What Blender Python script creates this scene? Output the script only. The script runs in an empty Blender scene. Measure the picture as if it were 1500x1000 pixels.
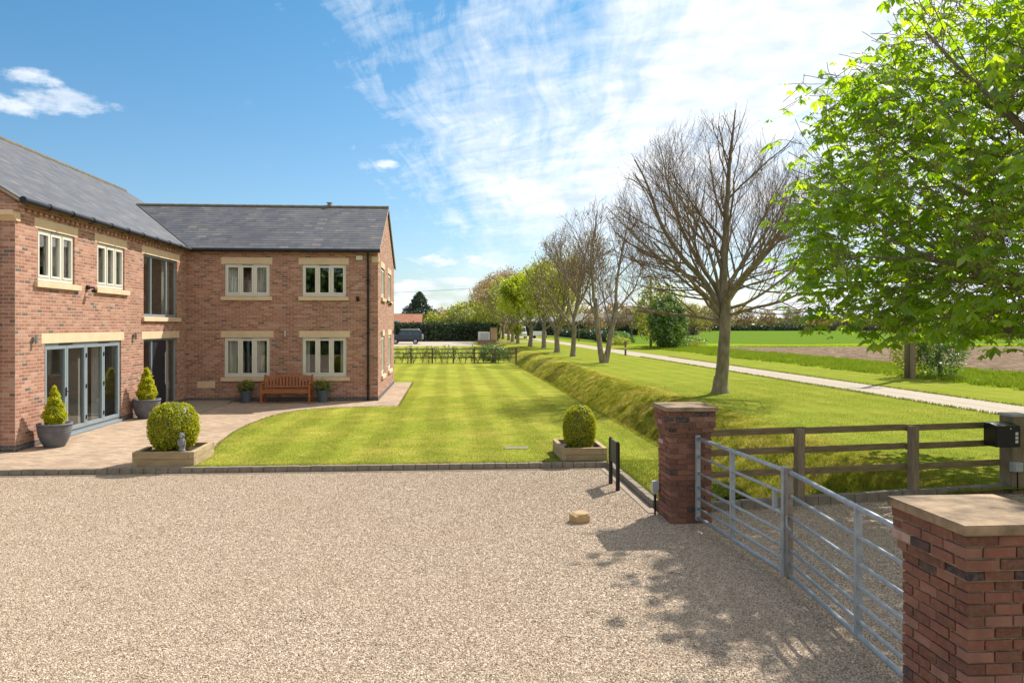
import bpy, bmesh, math, random
import numpy as np
from mathutils import Vector, Matrix, noise as mnoise
random.seed(7)
S = bpy.context.scene
COL = S.collection
R = math.radians
pi = math.pi

# ------------------------------------------------------------------ materials
class NT:
    def __init__(s, name, tree=None):
        if tree is None:
            s.m = bpy.data.materials.new(name); s.m.use_nodes = True; s.t = s.m.node_tree
        else:
            s.m = None; s.t = tree
        s.t.nodes.clear()
    def n(s, typ, **kw):
        nd = s.t.nodes.new(typ)
        for k, v in kw.items():
            if k.startswith('i_'):
                key = k[2:]
                key = int(key) if key.isdigit() else key.replace('_', ' ')
                s.put(nd, key, v)
            else:
                setattr(nd, k, v)
        return nd
    def put(s, nd, key, v):
        if hasattr(v, 'outputs'): v = v.outputs[0]
        if isinstance(v, bpy.types.NodeSocket): s.t.links.new(v, nd.inputs[key])
        else:
            if isinstance(v, tuple) and len(v) == 3 and nd.inputs[key].type == 'RGBA': v = v + (1,)
            nd.inputs[key].default_value = v
    def math(s, op, a, b=0.0, c=None, clamp=False):
        nd = s.t.nodes.new('ShaderNodeMath'); nd.operation = op; nd.use_clamp = clamp
        s.put(nd, 0, a); s.put(nd, 1, b)
        if c is not None: s.put(nd, 2, c)
        return nd.outputs[0]
    def mix(s, f, a, b, blend='MIX'):
        nd = s.t.nodes.new('ShaderNodeMix'); nd.data_type = 'RGBA'; nd.blend_type = blend
        for i, v in ((0, f), (6, a), (7, b)):
            if hasattr(v, 'outputs'): v = v.outputs[0]
            if isinstance(v, bpy.types.NodeSocket): s.t.links.new(v, nd.inputs[i])
            else: nd.inputs[i].default_value = (v + (1,)) if isinstance(v, tuple) and len(v) == 3 else v
        return nd.outputs[2]
    def ramp(s, f, stops, interp='LINEAR'):
        nd = s.t.nodes.new('ShaderNodeValToRGB'); cr = nd.color_ramp; cr.interpolation = interp
        while len(cr.elements) > 1: cr.elements.remove(cr.elements[-1])
        cr.elements[0].position = stops[0][0]; cr.elements[0].color = tuple(stops[0][1]) + (1,)
        for p, c in stops[1:]:
            e = cr.elements.new(p); e.color = tuple(c) + (1,)
        s.put(nd, 0, f); return nd.outputs[0]
    def rng(s, f, a, b, c=0.0, d=1.0, smooth=False):
        nd = s.t.nodes.new('ShaderNodeMapRange'); nd.clamp = True
        if smooth: nd.interpolation_type = 'SMOOTHSTEP'
        for i, v in enumerate((f, a, b, c, d)): s.put(nd, i, v)
        return nd.outputs[0]
    def noise(s, vec, scale, detail=4.0, rough=0.55, dist=0.0):
        nd = s.t.nodes.new('ShaderNodeTexNoise')
        if vec is not None: s.put(nd, 'Vector', vec)
        s.put(nd, 'Scale', scale); s.put(nd, 'Detail', detail); s.put(nd, 'Roughness', rough); s.put(nd, 'Distortion', dist)
        return nd.outputs[0]
    def pos(s): return s.n('ShaderNodeNewGeometry').outputs['Position']
    def obj(s): return s.n('ShaderNodeTexCoord').outputs['Object']
    def uv(s): return s.n('ShaderNodeTexCoord').outputs['UV']
    def xyz(s, v):
        nd = s.n('ShaderNodeSeparateXYZ'); s.put(nd, 0, v); return nd.outputs
    def vec(s, x, y, z=0.0):
        nd = s.n('ShaderNodeCombineXYZ'); s.put(nd, 0, x); s.put(nd, 1, y); s.put(nd, 2, z); return nd.outputs[0]
    def scl(s, v, sc):
        nd = s.n('ShaderNodeMapping'); s.put(nd, 0, v); s.put(nd, 'Scale', sc); return nd.outputs[0]
    def var(s): return s.n('ShaderNodeAttribute', attribute_name='var').outputs['Fac']
    def bump(s, h, strength=0.4, dist=0.01, normal=None):
        nd = s.n('ShaderNodeBump'); s.put(nd, 'Height', h); s.put(nd, 'Strength', strength); s.put(nd, 'Distance', dist)
        if normal is not None: s.put(nd, 'Normal', normal)
        return nd.outputs[0]
    def out(s, col, rough=0.8, normal=None, metal=0.0, spec=0.3, **kw):
        b = s.n('ShaderNodeBsdfPrincipled')
        s.put(b, 'Base Color', col); s.put(b, 'Roughness', rough); s.put(b, 'Metallic', metal); s.put(b, 'Specular IOR Level', spec)
        if normal is not None: s.put(b, 'Normal', normal)
        for k, v in kw.items(): s.put(b, k.replace('_', ' '), v)
        o = s.n('ShaderNodeOutputMaterial'); s.t.links.new(b.outputs[0], o.inputs[0]); return s.m

M = {}
def gen(name, c1, c2, scale=4, rough=0.7, bump=0.2, bscale=60, metal=0.0, spec=0.3, stretch=(1, 1, 1), bdist=0.004):
    t = NT(name); p = t.scl(t.obj(), stretch)
    f = t.noise(p, scale, 6, 0.6)
    f = t.rng(f, 0.3, 0.7)
    h = t.noise(p, bscale, 4, 0.6)
    M[name] = t.out(t.mix(f, c1, c2), rough, t.bump(h, bump, bdist), metal, spec)
gen('sandstone', (0.56, 0.415, 0.26), (0.66, 0.51, 0.345), 3, 0.85, 0.3, 40)
gen('capstone', (0.09, 0.07, 0.05), (0.42, 0.30, 0.19), 4.5, 0.95, 1.0, 38, bdist=0.01)
gen('black_plastic', (0.010, 0.010, 0.011), (0.018, 0.018, 0.02), 5, 0.35, 0.05, 20)
gen('cream_frame', (0.60, 0.58, 0.50), (0.66, 0.64, 0.56), 3, 0.45, 0.03, 30)
gen('grey_frame', (0.20, 0.25, 0.28), (0.23, 0.28, 0.31), 3, 0.4, 0.03, 30, spec=0.5)
gen('dark_frame', (0.045, 0.05, 0.055), (0.06, 0.065, 0.07), 3, 0.4, 0.03, 30, spec=0.5)
gen('steel', (0.45, 0.45, 0.45), (0.55, 0.55, 0.55), 10, 0.35, 0.05, 40, metal=0.9)
gen('galvanised', (0.27, 0.305, 0.335), (0.40, 0.44, 0.47), 14, 0.5, 0.15, 50, metal=0.25, spec=0.4)
gen('rusty_steel', (0.30, 0.30, 0.29), (0.26, 0.17, 0.11), 9, 0.6, 0.2, 50, metal=0.35)
gen('door_navy', (0.009, 0.010, 0.019), (0.012, 0.013, 0.024), 3, 0.5, 0.03, 30, spec=0.5)
gen('curtain', (0.55, 0.53, 0.50), (0.66, 0.64, 0.61), 3, 0.9, 0.1, 60)
gen('curtain_brown', (0.42, 0.38, 0.31), (0.50, 0.46, 0.38), 3, 0.9, 0.1, 60)
gen('plaster', (0.35, 0.32, 0.28), (0.42, 0.39, 0.34), 2, 0.9, 0.05, 30)
gen('pot_grey', (0.10, 0.10, 0.115), (0.15, 0.15, 0.165), 6, 0.7, 0.2, 40)
gen('pot_blue', (0.07, 0.085, 0.105), (0.10, 0.12, 0.14), 6, 0.6, 0.2, 40)
gen('soil', (0.04, 0.028, 0.018), (0.08, 0.055, 0.035), 20, 1.0, 1.0, 60, bdist=0.02)
gen('sleeper', (0.40, 0.31, 0.18), (0.24, 0.17, 0.09), 5, 0.9, 0.8, 24, stretch=(0.6, 3, 6), bdist=0.01)
gen('sleeper_side', (0.46, 0.37, 0.23), (0.28, 0.20, 0.11), 5, 0.9, 0.8, 24, stretch=(3, 0.6, 6), bdist=0.01)
gen('teak', (0.42, 0.15, 0.045), (0.25, 0.075, 0.022), 9, 0.5, 0.3, 30, stretch=(4, 4, 1), spec=0.4)
gen('fence_wood', (0.17, 0.125, 0.065), (0.30, 0.225, 0.125), 6, 0.9, 0.9, 30, stretch=(0.8, 4, 5), bdist=0.006)
gen('fence_post', (0.20, 0.15, 0.095), (0.33, 0.25, 0.17), 6, 0.9, 0.9, 30, stretch=(5, 5, 0.7), bdist=0.006)
gen('old_fence', (0.10, 0.075, 0.05), (0.17, 0.13, 0.09), 4, 0.9, 0.5, 20)
gen('pole_wood', (0.16, 0.13, 0.10), (0.25, 0.21, 0.17), 5, 0.9, 0.5, 30, stretch=(4, 4, 0.5))
gen('bark', (0.13, 0.11, 0.065), (0.30, 0.25, 0.18), 7, 0.95, 1.0, 30, stretch=(1, 1, 0.35), bdist=0.02)
gen('twig', (0.15, 0.105, 0.07), (0.24, 0.17, 0.11), 3, 0.9, 0.0, 10)
gen('twig_warm', (0.17, 0.12, 0.08), (0.25, 0.18, 0.12), 1, 0.9, 0.0, 10)
gen('limestone', (0.34, 0.23, 0.11), (0.50, 0.36, 0.20), 7, 0.9, 0.6, 30, bdist=0.006)
gen('ornament', (0.08, 0.08, 0.09), (0.30, 0.30, 0.32), 16, 0.7, 0.4, 60)
gen('kerb_stone', (0.17, 0.145, 0.115), (0.27, 0.23, 0.18), 8, 0.95, 0.7, 60, bdist=0.008)
gen('concrete', (0.24, 0.19, 0.14), (0.33, 0.27, 0.20), 5, 0.95, 0.5, 60)
gen('grey_plastic', (0.40, 0.41, 0.42), (0.46, 0.47, 0.48), 5, 0.5, 0.05, 30)
gen('car_paint', (0.022, 0.030, 0.045), (0.026, 0.034, 0.05), 3, 0.25, 0.0, 10, spec=0.6)
gen('car_paint_dark', (0.02, 0.022, 0.025), (0.024, 0.026, 0.03), 3, 0.25, 0.0, 10, spec=0.6)
gen('white_paint', (0.62, 0.62, 0.62), (0.70, 0.70, 0.70), 3, 0.35, 0.0, 10, spec=0.5)
gen('silver', (0.38, 0.39, 0.40), (0.44, 0.45, 0.46), 3, 0.35, 0.0, 10, metal=0.5)
gen('tyre', (0.012, 0.012, 0.012), (0.02, 0.02, 0.02), 8, 0.9, 0.2, 60)
gen('red_lens', (0.35, 0.01, 0.01), (0.4, 0.015, 0.015), 3, 0.25, 0, 10, spec=0.6)
gen('car_glass', (0.03, 0.045, 0.055), (0.04, 0.055, 0.07), 3, 0.08, 0, 10, spec=0.8)
gen('orange_tiles', (0.30, 0.12, 0.07), (0.44, 0.20, 0.12), 0.7, 0.9, 0.6, 2, stretch=(2, 1, 3), bdist=0.1)
gen('grey_roof', (0.13, 0.13, 0.14), (0.19, 0.19, 0.20), 0.6, 0.8, 0.3, 2)
gen('brown_roof', (0.13, 0.08, 0.06), (0.2, 0.12, 0.09), 0.6, 0.9, 0.3, 2)
gen('far_render', (0.55, 0.53, 0.48), (0.64, 0.62, 0.57), 0.6, 0.9, 0.1, 2)
gen('far_brick', (0.24, 0.11, 0.07), (0.32, 0.15, 0.10), 0.8, 0.9, 0.2, 3)
gen('ridge_tile', (0.09, 0.085, 0.075), (0.17, 0.145, 0.085), 7, 0.9, 0.4, 40)
gen('verge_mortar', (0.24, 0.17, 0.11), (0.34, 0.26, 0.17), 7, 0.9, 0.4, 40)
gen('lead', (0.05, 0.05, 0.055), (0.08, 0.08, 0.085), 6, 0.6, 0.2, 30)
gen('hill_wood', (0.075, 0.085, 0.06), (0.13, 0.11, 0.085), 0.05, 1.0, 0.5, 0.2, bdist=2)

def glass():
    t = NT('window_glass')
    g = t.n('ShaderNodeBsdfGlossy'); t.put(g, 'Roughness', 0.01); t.put(g, 'Color', (0.95, 0.97, 1.0))
    wob = t.noise(t.obj(), 1.2, 1, 0.5); t.put(g, 'Normal', t.bump(wob, 0.06, 0.02))
    tr = t.n('ShaderNodeBsdfTransparent'); t.put(tr, 'Color', (0.72, 0.76, 0.76))
    lw = t.n('ShaderNodeLayerWeight'); f = t.math('ADD', 0.10, t.math('MULTIPLY', 0.88, t.math('POWER', lw.outputs['Facing'], 4.0)), clamp=True)
    mx = t.n('ShaderNodeMixShader'); t.put(mx, 0, f); t.t.links.new(tr.outputs[0], mx.inputs[1]); t.t.links.new(g.outputs[0], mx.inputs[2])
    o = t.n('ShaderNodeOutputMaterial'); t.t.links.new(mx.outputs[0], o.inputs[0]); M['glass'] = t.m
glass()

def brick_mat(name, bw, bh, mortar, stops, mort_col, bump=0.6, wear=True):
    t = NT(name); u, v, _ = t.xyz(t.uv())
    row = t.math('FLOOR', t.math('DIVIDE', v, bh))
    par = t.math('MULTIPLY', t.math('MODULO', t.math('ABSOLUTE', row), 2.0), 0.5)
    uu = t.math('ADD', t.math('DIVIDE', u, bw), par)
    col = t.math('FLOOR', uu)
    fu = t.math('MULTIPLY', t.math('FRACT', uu), bw); fv = t.math('MULTIPLY', t.math('FRACT', t.math('DIVIDE', v, bh)), bh)
    du = t.math('MINIMUM', fu, t.math('SUBTRACT', bw, fu)); dv = t.math('MINIMUM', fv, t.math('SUBTRACT', bh, fv))
    d = t.math('MINIMUM', du, dv)
    edge = t.math('ADD', d, t.math('MULTIPLY', t.math('SUBTRACT', t.noise(t.uv(), 45, 3), 0.5), mortar * 0.8))
    m = t.rng(edge, mortar * 0.45, mortar * 0.75)
    wn = t.n('ShaderNodeTexWhiteNoise', noise_dimensions='2D'); t.put(wn, 'Vector', t.vec(col, row))
    base = t.ramp(wn.outputs[0], stops, 'LINEAR')
    n2 = t.noise(t.uv(), 22, 5, 0.7)
    base = t.mix(t.rng(n2, 0.35, 0.8, 0, 0.35), base, (0.5, 0.36, 0.28))
    if wear:
        big = t.noise(t.uv(), 0.6, 3, 0.6)
        base = t.mix(t.rng(big, 0.4, 0.75, 0, 0.35), base, (0.16, 0.09, 0.07)); base = t.mix(t.rng(t.noise(t.uv(), 1.7, 6, 0.75), 0.54, 0.78, 0, 0.5), base, (0.48, 0.36, 0.30))
    c = t.mix(m, mort_col, base)
    h = t.math('ADD', m, t.math('MULTIPLY', n2, 0.35))
    M[name] = t.out(c, 0.9, t.bump(h, bump, 0.008), spec=0.2)
RED = [(0.0, (0.09, 0.07, 0.068)), (0.05, (0.11, 0.082, 0.078)), (0.06, (0.22, 0.082, 0.054)), (0.35, (0.32, 0.127, 0.084)), (0.7, (0.38, 0.168, 0.112)), (1.0, (0.47, 0.26, 0.195))]
brick_mat('brick', 0.225, 0.075, 0.014, RED, (0.40, 0.31, 0.235))
brick_mat('plinth_brick', 0.225, 0.075, 0.011, [(0, (0.035, 0.035, 0.045)), (1, (0.07, 0.07, 0.085))], (0.22, 0.20, 0.18))
brick_mat('block_paving', 0.20, 0.10, 0.006, [(0, (0.28, 0.205, 0.14)), (0.5, (0.37, 0.28, 0.19)), (1.0, (0.45, 0.345, 0.24))], (0.18, 0.135, 0.095), 0.4)

def slate_mat():
    t = NT('slate'); u, v, _ = t.xyz(t.uv()); bw, bh = 0.30, 0.235
    row = t.math('FLOOR', t.math('DIVIDE', v, bh)); par = t.math('MULTIPLY', t.math('MODULO', t.math('ABSOLUTE', row), 2.0), 0.5)
    uu = t.math('ADD', t.math('DIVIDE', u, bw), par); col = t.math('FLOOR', uu)
    fv = t.math('FRACT', t.math('DIVIDE', v, bh)); fu = t.math('FRACT', uu)
    wn = t.n('ShaderNodeTexWhiteNoise', noise_dimensions='2D'); t.put(wn, 'Vector', t.vec(col, row))
    base = t.ramp(wn.outputs[0], [(0, (0.062, 0.065, 0.075)), (0.5, (0.080, 0.083, 0.093)), (0.93, (0.098, 0.10, 0.11)), (1, (0.16, 0.135, 0.12))])
    base = t.mix(t.rng(t.noise(t.uv(), 1.3, 6, 0.7), 0.45, 0.72, 0, 0.45), base, (0.19, 0.175, 0.14)); base = t.mix(t.rng(t.noise(t.uv(), 0.5, 4, 0.7), 0.5, 0.7, 0, 0.4), base, (0.06, 0.06, 0.065))
    line = t.rng(fv, 0.02, 0.17); vj = t.rng(t.math('MINIMUM', fu, t.math('SUBTRACT', 1.0, fu)), 0.0, 0.02)
    c = t.mix(t.math('MINIMUM', line, t.math('ADD', vj, 0.35, clamp=True)), (0.03, 0.03, 0.035), base)
    h = t.math('ADD', t.math('MULTIPLY', t.math('SUBTRACT', 1.0, fv), 1.0), t.math('MULTIPLY', t.noise(t.uv(), 30, 3), 0.25))
    h = t.math('MULTIPLY', h, line)
    h = t.math('ADD', h, t.math('MULTIPLY', wn.outputs[0], 0.3))
    M['slate'] = t.out(c, 0.55, t.bump(h, 0.8, 0.012), spec=0.35)
slate_mat()

def pier_brick_mat():
    t = NT('pier_brick'); v = t.var(); o = t.obj()
    base = t.ramp(v, [(0.0, (0.035, 0.033, 0.04)), (0.10, (0.06, 0.05, 0.05)), (0.11, (0.12, 0.055, 0.038)), (0.5, (0.19, 0.08, 0.052)), (0.8, (0.25, 0.11, 0.074)), (0.97, (0.28, 0.15, 0.115)), (1.0, (0.50, 0.38, 0.32))])
    n = t.noise(o, 28, 6, 0.7); n2 = t.noise(o, 7, 4, 0.6)
    base = t.mix(t.rng(n, 0.45, 0.75, 0, 0.45), base, (0.34, 0.23, 0.18))
    base = t.mix(t.rng(n2, 0.42, 0.7, 0, 0.6), base, (0.13, 0.07, 0.055))
    M['pier_brick'] = t.out(base, 0.9, t.bump(t.noise(o, 90, 5, 0.7), 0.8, 0.004), spec=0.2)
    t = NT('mortar'); o = t.obj(); c = t.mix(t.rng(t.noise(o, 6, 5), 0.35, 0.7), (0.17, 0.13, 0.095), (0.36, 0.28, 0.20))
    M['mortar'] = t.out(c, 0.95, t.bump(t.noise(o, 120, 4), 0.6, 0.004), spec=0.1)
pier_brick_mat()

def grass_mat(name, a, b, c, stripes=0.0, patch=0.35, blade=False, transl=0.25):
    t = NT(name); p = t.pos(); x, y, z = t.xyz(p)
    n1 = t.noise(p, 0.45, 5, 0.6); n2 = t.noise(p, 6, 6, 0.7); n3 = t.noise(p, 1.6, 4, 0.6)
    col = t.mix(t.rng(n2, 0.3, 0.7), a, b)
    col = t.mix(t.rng(t.math('ADD', t.math('MULTIPLY', n1, 0.5), t.math('MULTIPLY', n3, 0.5)), 0.46, 0.66, 0, patch), col, c)
    if name.startswith('bank'):
        col = t.mix(t.rng(t.noise(p, 1.1, 5, 0.65), 0.50, 0.66, 0, 0.6), col, (0.11, 0.16, 0.014)); col = t.mix(t.rng(t.noise(p, 3.2, 5, 0.7), 0.56, 0.68, 0, 0.6), col, (0.15, 0.10, 0.04))
    if stripes:
        xs = t.math('ADD', x, t.math('MULTIPLY', t.math('SUBTRACT', t.noise(p, 0.3, 2), 0.5), 0.5))
        s1 = t.math('SINE', t.math('MULTIPLY', xs, 2 * pi / 1.15)); s1 = t.rng(s1, -0.5, 0.5, 1 - stripes, 1 + stripes)
        ys = t.math('ADD', t.math('MULTIPLY', y, 0.5), t.math('MULTIPLY', x, 0.9)); s2 = t.rng(t.math('SINE', t.math('MULTIPLY', ys, 2 * pi / 2.6)), -0.6, 0.6, 1 - stripes * 0.25, 1 + stripes * 0.25)
        k = t.math('MULTIPLY', s1, s2)
        hs = t.n('ShaderNodeHueSaturation'); t.put(hs, 'Color', col); t.put(hs, 'Value', k); col = hs.outputs[0]
    if blade:
        hs = t.n('ShaderNodeHueSaturation'); t.put(hs, 'Color', col); t.put(hs, 'Value', t.rng(t.var(), 0, 1, 0.82, 1.2)); col = hs.outputs[0]
        d = t.n('ShaderNodeBsdfDiffuse'); t.put(d, 0, col); tl = t.n('ShaderNodeBsdfTranslucent'); t.put(tl, 0, col)
        mx = t.n('ShaderNodeMixShader'); t.put(mx, 0, 0.4); t.t.links.new(d.outputs[0], mx.inputs[1]); t.t.links.new(tl.outputs[0], mx.inputs[2])
        o = t.n('ShaderNodeOutputMaterial'); t.t.links.new(mx.outputs[0], o.inputs[0]); M[name] = t.m
    else:
        h = t.math('ADD', t.noise(p, 38, 6, 0.75), t.math('MULTIPLY', n2, 1.2)); bk = name.startswith('bank')
        if bk: h = t.math('ADD', t.noise(p, 7, 7, 0.75), t.math('MULTIPLY', t.noise(p, 2.5, 3), 0.8))
        M[name] = t.out(col, 0.95, t.bump(h, 1.0 if bk else 0.55, 0.12 if bk else 0.03), spec=0.0)
LA, LB, LC = (0.165, 0.20, 0.026), (0.24, 0.26, 0.036), (0.42, 0.35, 0.08)
VA, VB, VC = (0.15, 0.195, 0.026), (0.225, 0.255, 0.034), (0.36, 0.315, 0.065)
BA, BB, BC = (0.15, 0.19, 0.018), (0.38, 0.35, 0.045), (0.62, 0.47, 0.13)
RA, RB, RC = (0.15, 0.22, 0.015), (0.25, 0.33, 0.025), (0.34, 0.38, 0.05)
grass_mat('lawn_grass', LA, LB, LC, 0.10, 0.6)
grass_mat('lawn_blade', LA, LB, LC, 0.10, 0.6, blade=True)
grass_mat('verge_grass', VA, VB, VC, 0.04, 0.45)
grass_mat('verge_blade', VA, VB, VC, 0.04, 0.45, blade=True)
grass_mat('bank_grass', BA, BB, BC, 0.0, 0.7)
grass_mat('bank_blade', BA, BB, BC, 0.0, 0.6, blade=True)
grass_mat('rough_grass_mat', RA, RB, RC, 0.0, 0.5)
grass_mat('rough_blade', RA, RB, RC, 0.0, 0.5, blade=True)
grass_mat('crop_green', (0.08, 0.145, 0.018), (0.12, 0.195, 0.026), (0.18, 0.22, 0.04), 0.0, 0.35)
grass_mat('far_ground', (0.07, 0.10, 0.02), (0.12, 0.16, 0.03), (0.16, 0.14, 0.06), 0.0, 0.6)

def leaf_mat(name, dark, mid, light, transl=0.45, gloss=0.06):
    t = NT(name); v = t.var(); p = t.pos()
    f = t.math('ADD', t.math('MULTIPLY', v, 0.75), t.math('MULTIPLY', t.noise(p, 1.1, 3), 0.35), clamp=True)
    col = t.ramp(f, [(0.12, dark), (0.5, mid), (0.95, light)])
    d = t.n('ShaderNodeBsdfDiffuse'); t.put(d, 0, col)
    tl = t.n('ShaderNodeBsdfTranslucent'); t.put(tl, 0, t.mix(1.0, col, (1.5, 1.35, 0.6), 'MULTIPLY'))
    g = t.n('ShaderNodeBsdfGlossy'); t.put(g, 'Roughness', 0.45); t.put(g, 'Color', (0.9, 0.95, 1.0))
    m1 = t.n('ShaderNodeMixShader'); t.put(m1, 0, transl); t.t.links.new(d.outputs[0], m1.inputs[1]); t.t.links.new(tl.outputs[0], m1.inputs[2])
    m2 = t.n('ShaderNodeMixShader'); t.put(m2, 0, gloss); t.t.links.new(m1.outputs[0], m2.inputs[1]); t.t.links.new(g.outputs[0], m2.inputs[2])
    o = t.n('ShaderNodeOutputMaterial'); t.t.links.new(m2.outputs[0], o.inputs[0]); M[name] = t.m
leaf_mat('leaf_chestnut', (0.13, 0.27, 0.012), (0.25, 0.42, 0.014), (0.42, 0.56, 0.016), 0.72)
leaf_mat('leaf_box', (0.20, 0.25, 0.008), (0.34, 0.37, 0.010), (0.52, 0.50, 0.012), 0.42, 0.03)
leaf_mat('leaf_cone', (0.20, 0.25, 0.008), (0.40, 0.44, 0.012), (0.62, 0.60, 0.015), 0.45, 0.03)
leaf_mat('leaf_skimmia', (0.05, 0.10, 0.015), (0.13, 0.17, 0.02), (0.35, 0.30, 0.03), 0.3)
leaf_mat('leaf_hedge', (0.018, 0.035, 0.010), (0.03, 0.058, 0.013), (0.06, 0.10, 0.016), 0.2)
leaf_mat('leaf_lime', (0.21, 0.29, 0.012), (0.36, 0.44, 0.014), (0.52, 0.58, 0.02), 0.5)
leaf_mat('leaf_spring', (0.16, 0.20, 0.02), (0.27, 0.31, 0.03), (0.38, 0.42, 0.05), 0.45)
leaf_mat('leaf_conifer', (0.025, 0.05, 0.03), (0.045, 0.08, 0.045), (0.075, 0.12, 0.06), 0.15)
leaf_mat('leaf_ivy', (0.05, 0.11, 0.010), (0.10, 0.20, 0.012), (0.20, 0.32, 0.015), 0.25, 0.1)
leaf_mat('leaf_bud', (0.20, 0.15, 0.08), (0.30, 0.22, 0.12), (0.38, 0.28, 0.15), 0.4)
leaf_mat('leaf_copper', (0.15, 0.115, 0.055), (0.24, 0.18, 0.085), (0.34, 0.26, 0.11), 0.4)
leaf_mat('leaf_gold', (0.22, 0.19, 0.03), (0.32, 0.27, 0.04), (0.42, 0.32, 0.06), 0.4)
leaf_mat('leaf_wood', (0.04, 0.06, 0.02), (0.09, 0.11, 0.035), (0.16, 0.16, 0.06), 0.3)

def gravel_mats():
    stops = [(0.0, (0.15, 0.11, 0.08)), (0.12, (0.28, 0.21, 0.152)), (0.4, (0.44, 0.34, 0.245)), (0.75, (0.55, 0.445, 0.33)), (1.0, (0.72, 0.64, 0.53))]
    t = NT('gravel_bed'); p = t.pos()
    vo = t.n('ShaderNodeTexVoronoi'); t.put(vo, 'Vector', p); t.put(vo, 'Scale', 62.0)
    r = t.xyz(vo.outputs['Color'])[0]
    col = t.ramp(r, stops); d = vo.outputs['Distance']
    col = t.mix(t.rng(d, 0.35, 0.75, 0, 0.6), col, (0.13, 0.10, 0.08))
    col = t.mix(t.rng(t.noise(p, 0.5, 4), 0.4, 0.7, 0, 0.25), col, (0.36, 0.27, 0.20))
    M['gravel_bed'] = t.out(col, 0.95, t.bump(t.math('SUBTRACT', 1.0, d), 0.8, 0.012), spec=0.15)
    t = NT('gravel_stone'); oi = t.n('ShaderNodeObjectInfo'); p = t.pos()
    col = t.ramp(oi.outputs['Random'], stops)
    gx, gy, _z = t.xyz(p); rut = t.math('ADD', gx, t.math('MULTIPLY', gy, -0.55)); rut = t.math('ADD', rut, t.math('MULTIPLY', t.noise(p, 0.35, 2), 1.2)); rr_ = t.math('ABSOLUTE', t.math('SUBTRACT', t.math('FRACT', t.math('DIVIDE', rut, 1.9)), 0.5))
    col = t.mix(t.math('MULTIPLY', t.rng(rr_, 0.02, 0.13, 0.30, 0.0), t.rng(t.noise(p, 0.25, 2), 0.4, 0.6)), col, (0.36, 0.27, 0.19))
    col = t.mix(t.rng(t.noise(p, 0.5, 4), 0.4, 0.7, 0, 0.3), col, (0.42, 0.29, 0.20)); col = t.mix(t.rng(t.noise(p, 2.6, 5, 0.7), 0.5, 0.75, 0, 0.35), col, (0.30, 0.21, 0.15))
    M['gravel_stone'] = t.out(col, 0.9, None, spec=0.2)
    t = NT('track_gravel'); p = t.pos(); x, y, z = t.xyz(p)
    n = t.noise(p, 9, 6, 0.7); c = t.mix(t.rng(n, 0.3, 0.7), (0.33, 0.28, 0.22), (0.45, 0.39, 0.32))
    mid = t.math('ABSOLUTE', t.math('SUBTRACT', x, 17.1)); w = t.math('ADD', mid, t.math('MULTIPLY', t.noise(p, 1.5, 4), 0.5))
    c = t.mix(t.rng(w, 0.25, 0.50, 0.35, 0.0), c, (0.24, 0.24, 0.10))
    M['track_gravel'] = t.out(c, 0.95, t.bump(t.noise(p, 40, 5), 0.6, 0.02), spec=0.1)
    t = NT('ploughed'); p = t.scl(t.pos(), (1, 0.5, 1)); n = t.noise(p, 1.6, 8, 0.8); n2 = t.noise(p, 0.25, 4)
    c = t.ramp(n, [(0.38, (0.07, 0.045, 0.03)), (0.5, (0.19, 0.13, 0.085)), (0.62, (0.36, 0.26, 0.18))])
    c = t.mix(t.rng(n2, 0.5, 0.7, 0, 0.3), c, (0.22, 0.22, 0.09))
    M['ploughed'] = t.out(c, 1.0, t.bump(n, 1.0, 0.25), spec=0.05)
gravel_mats()

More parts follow.
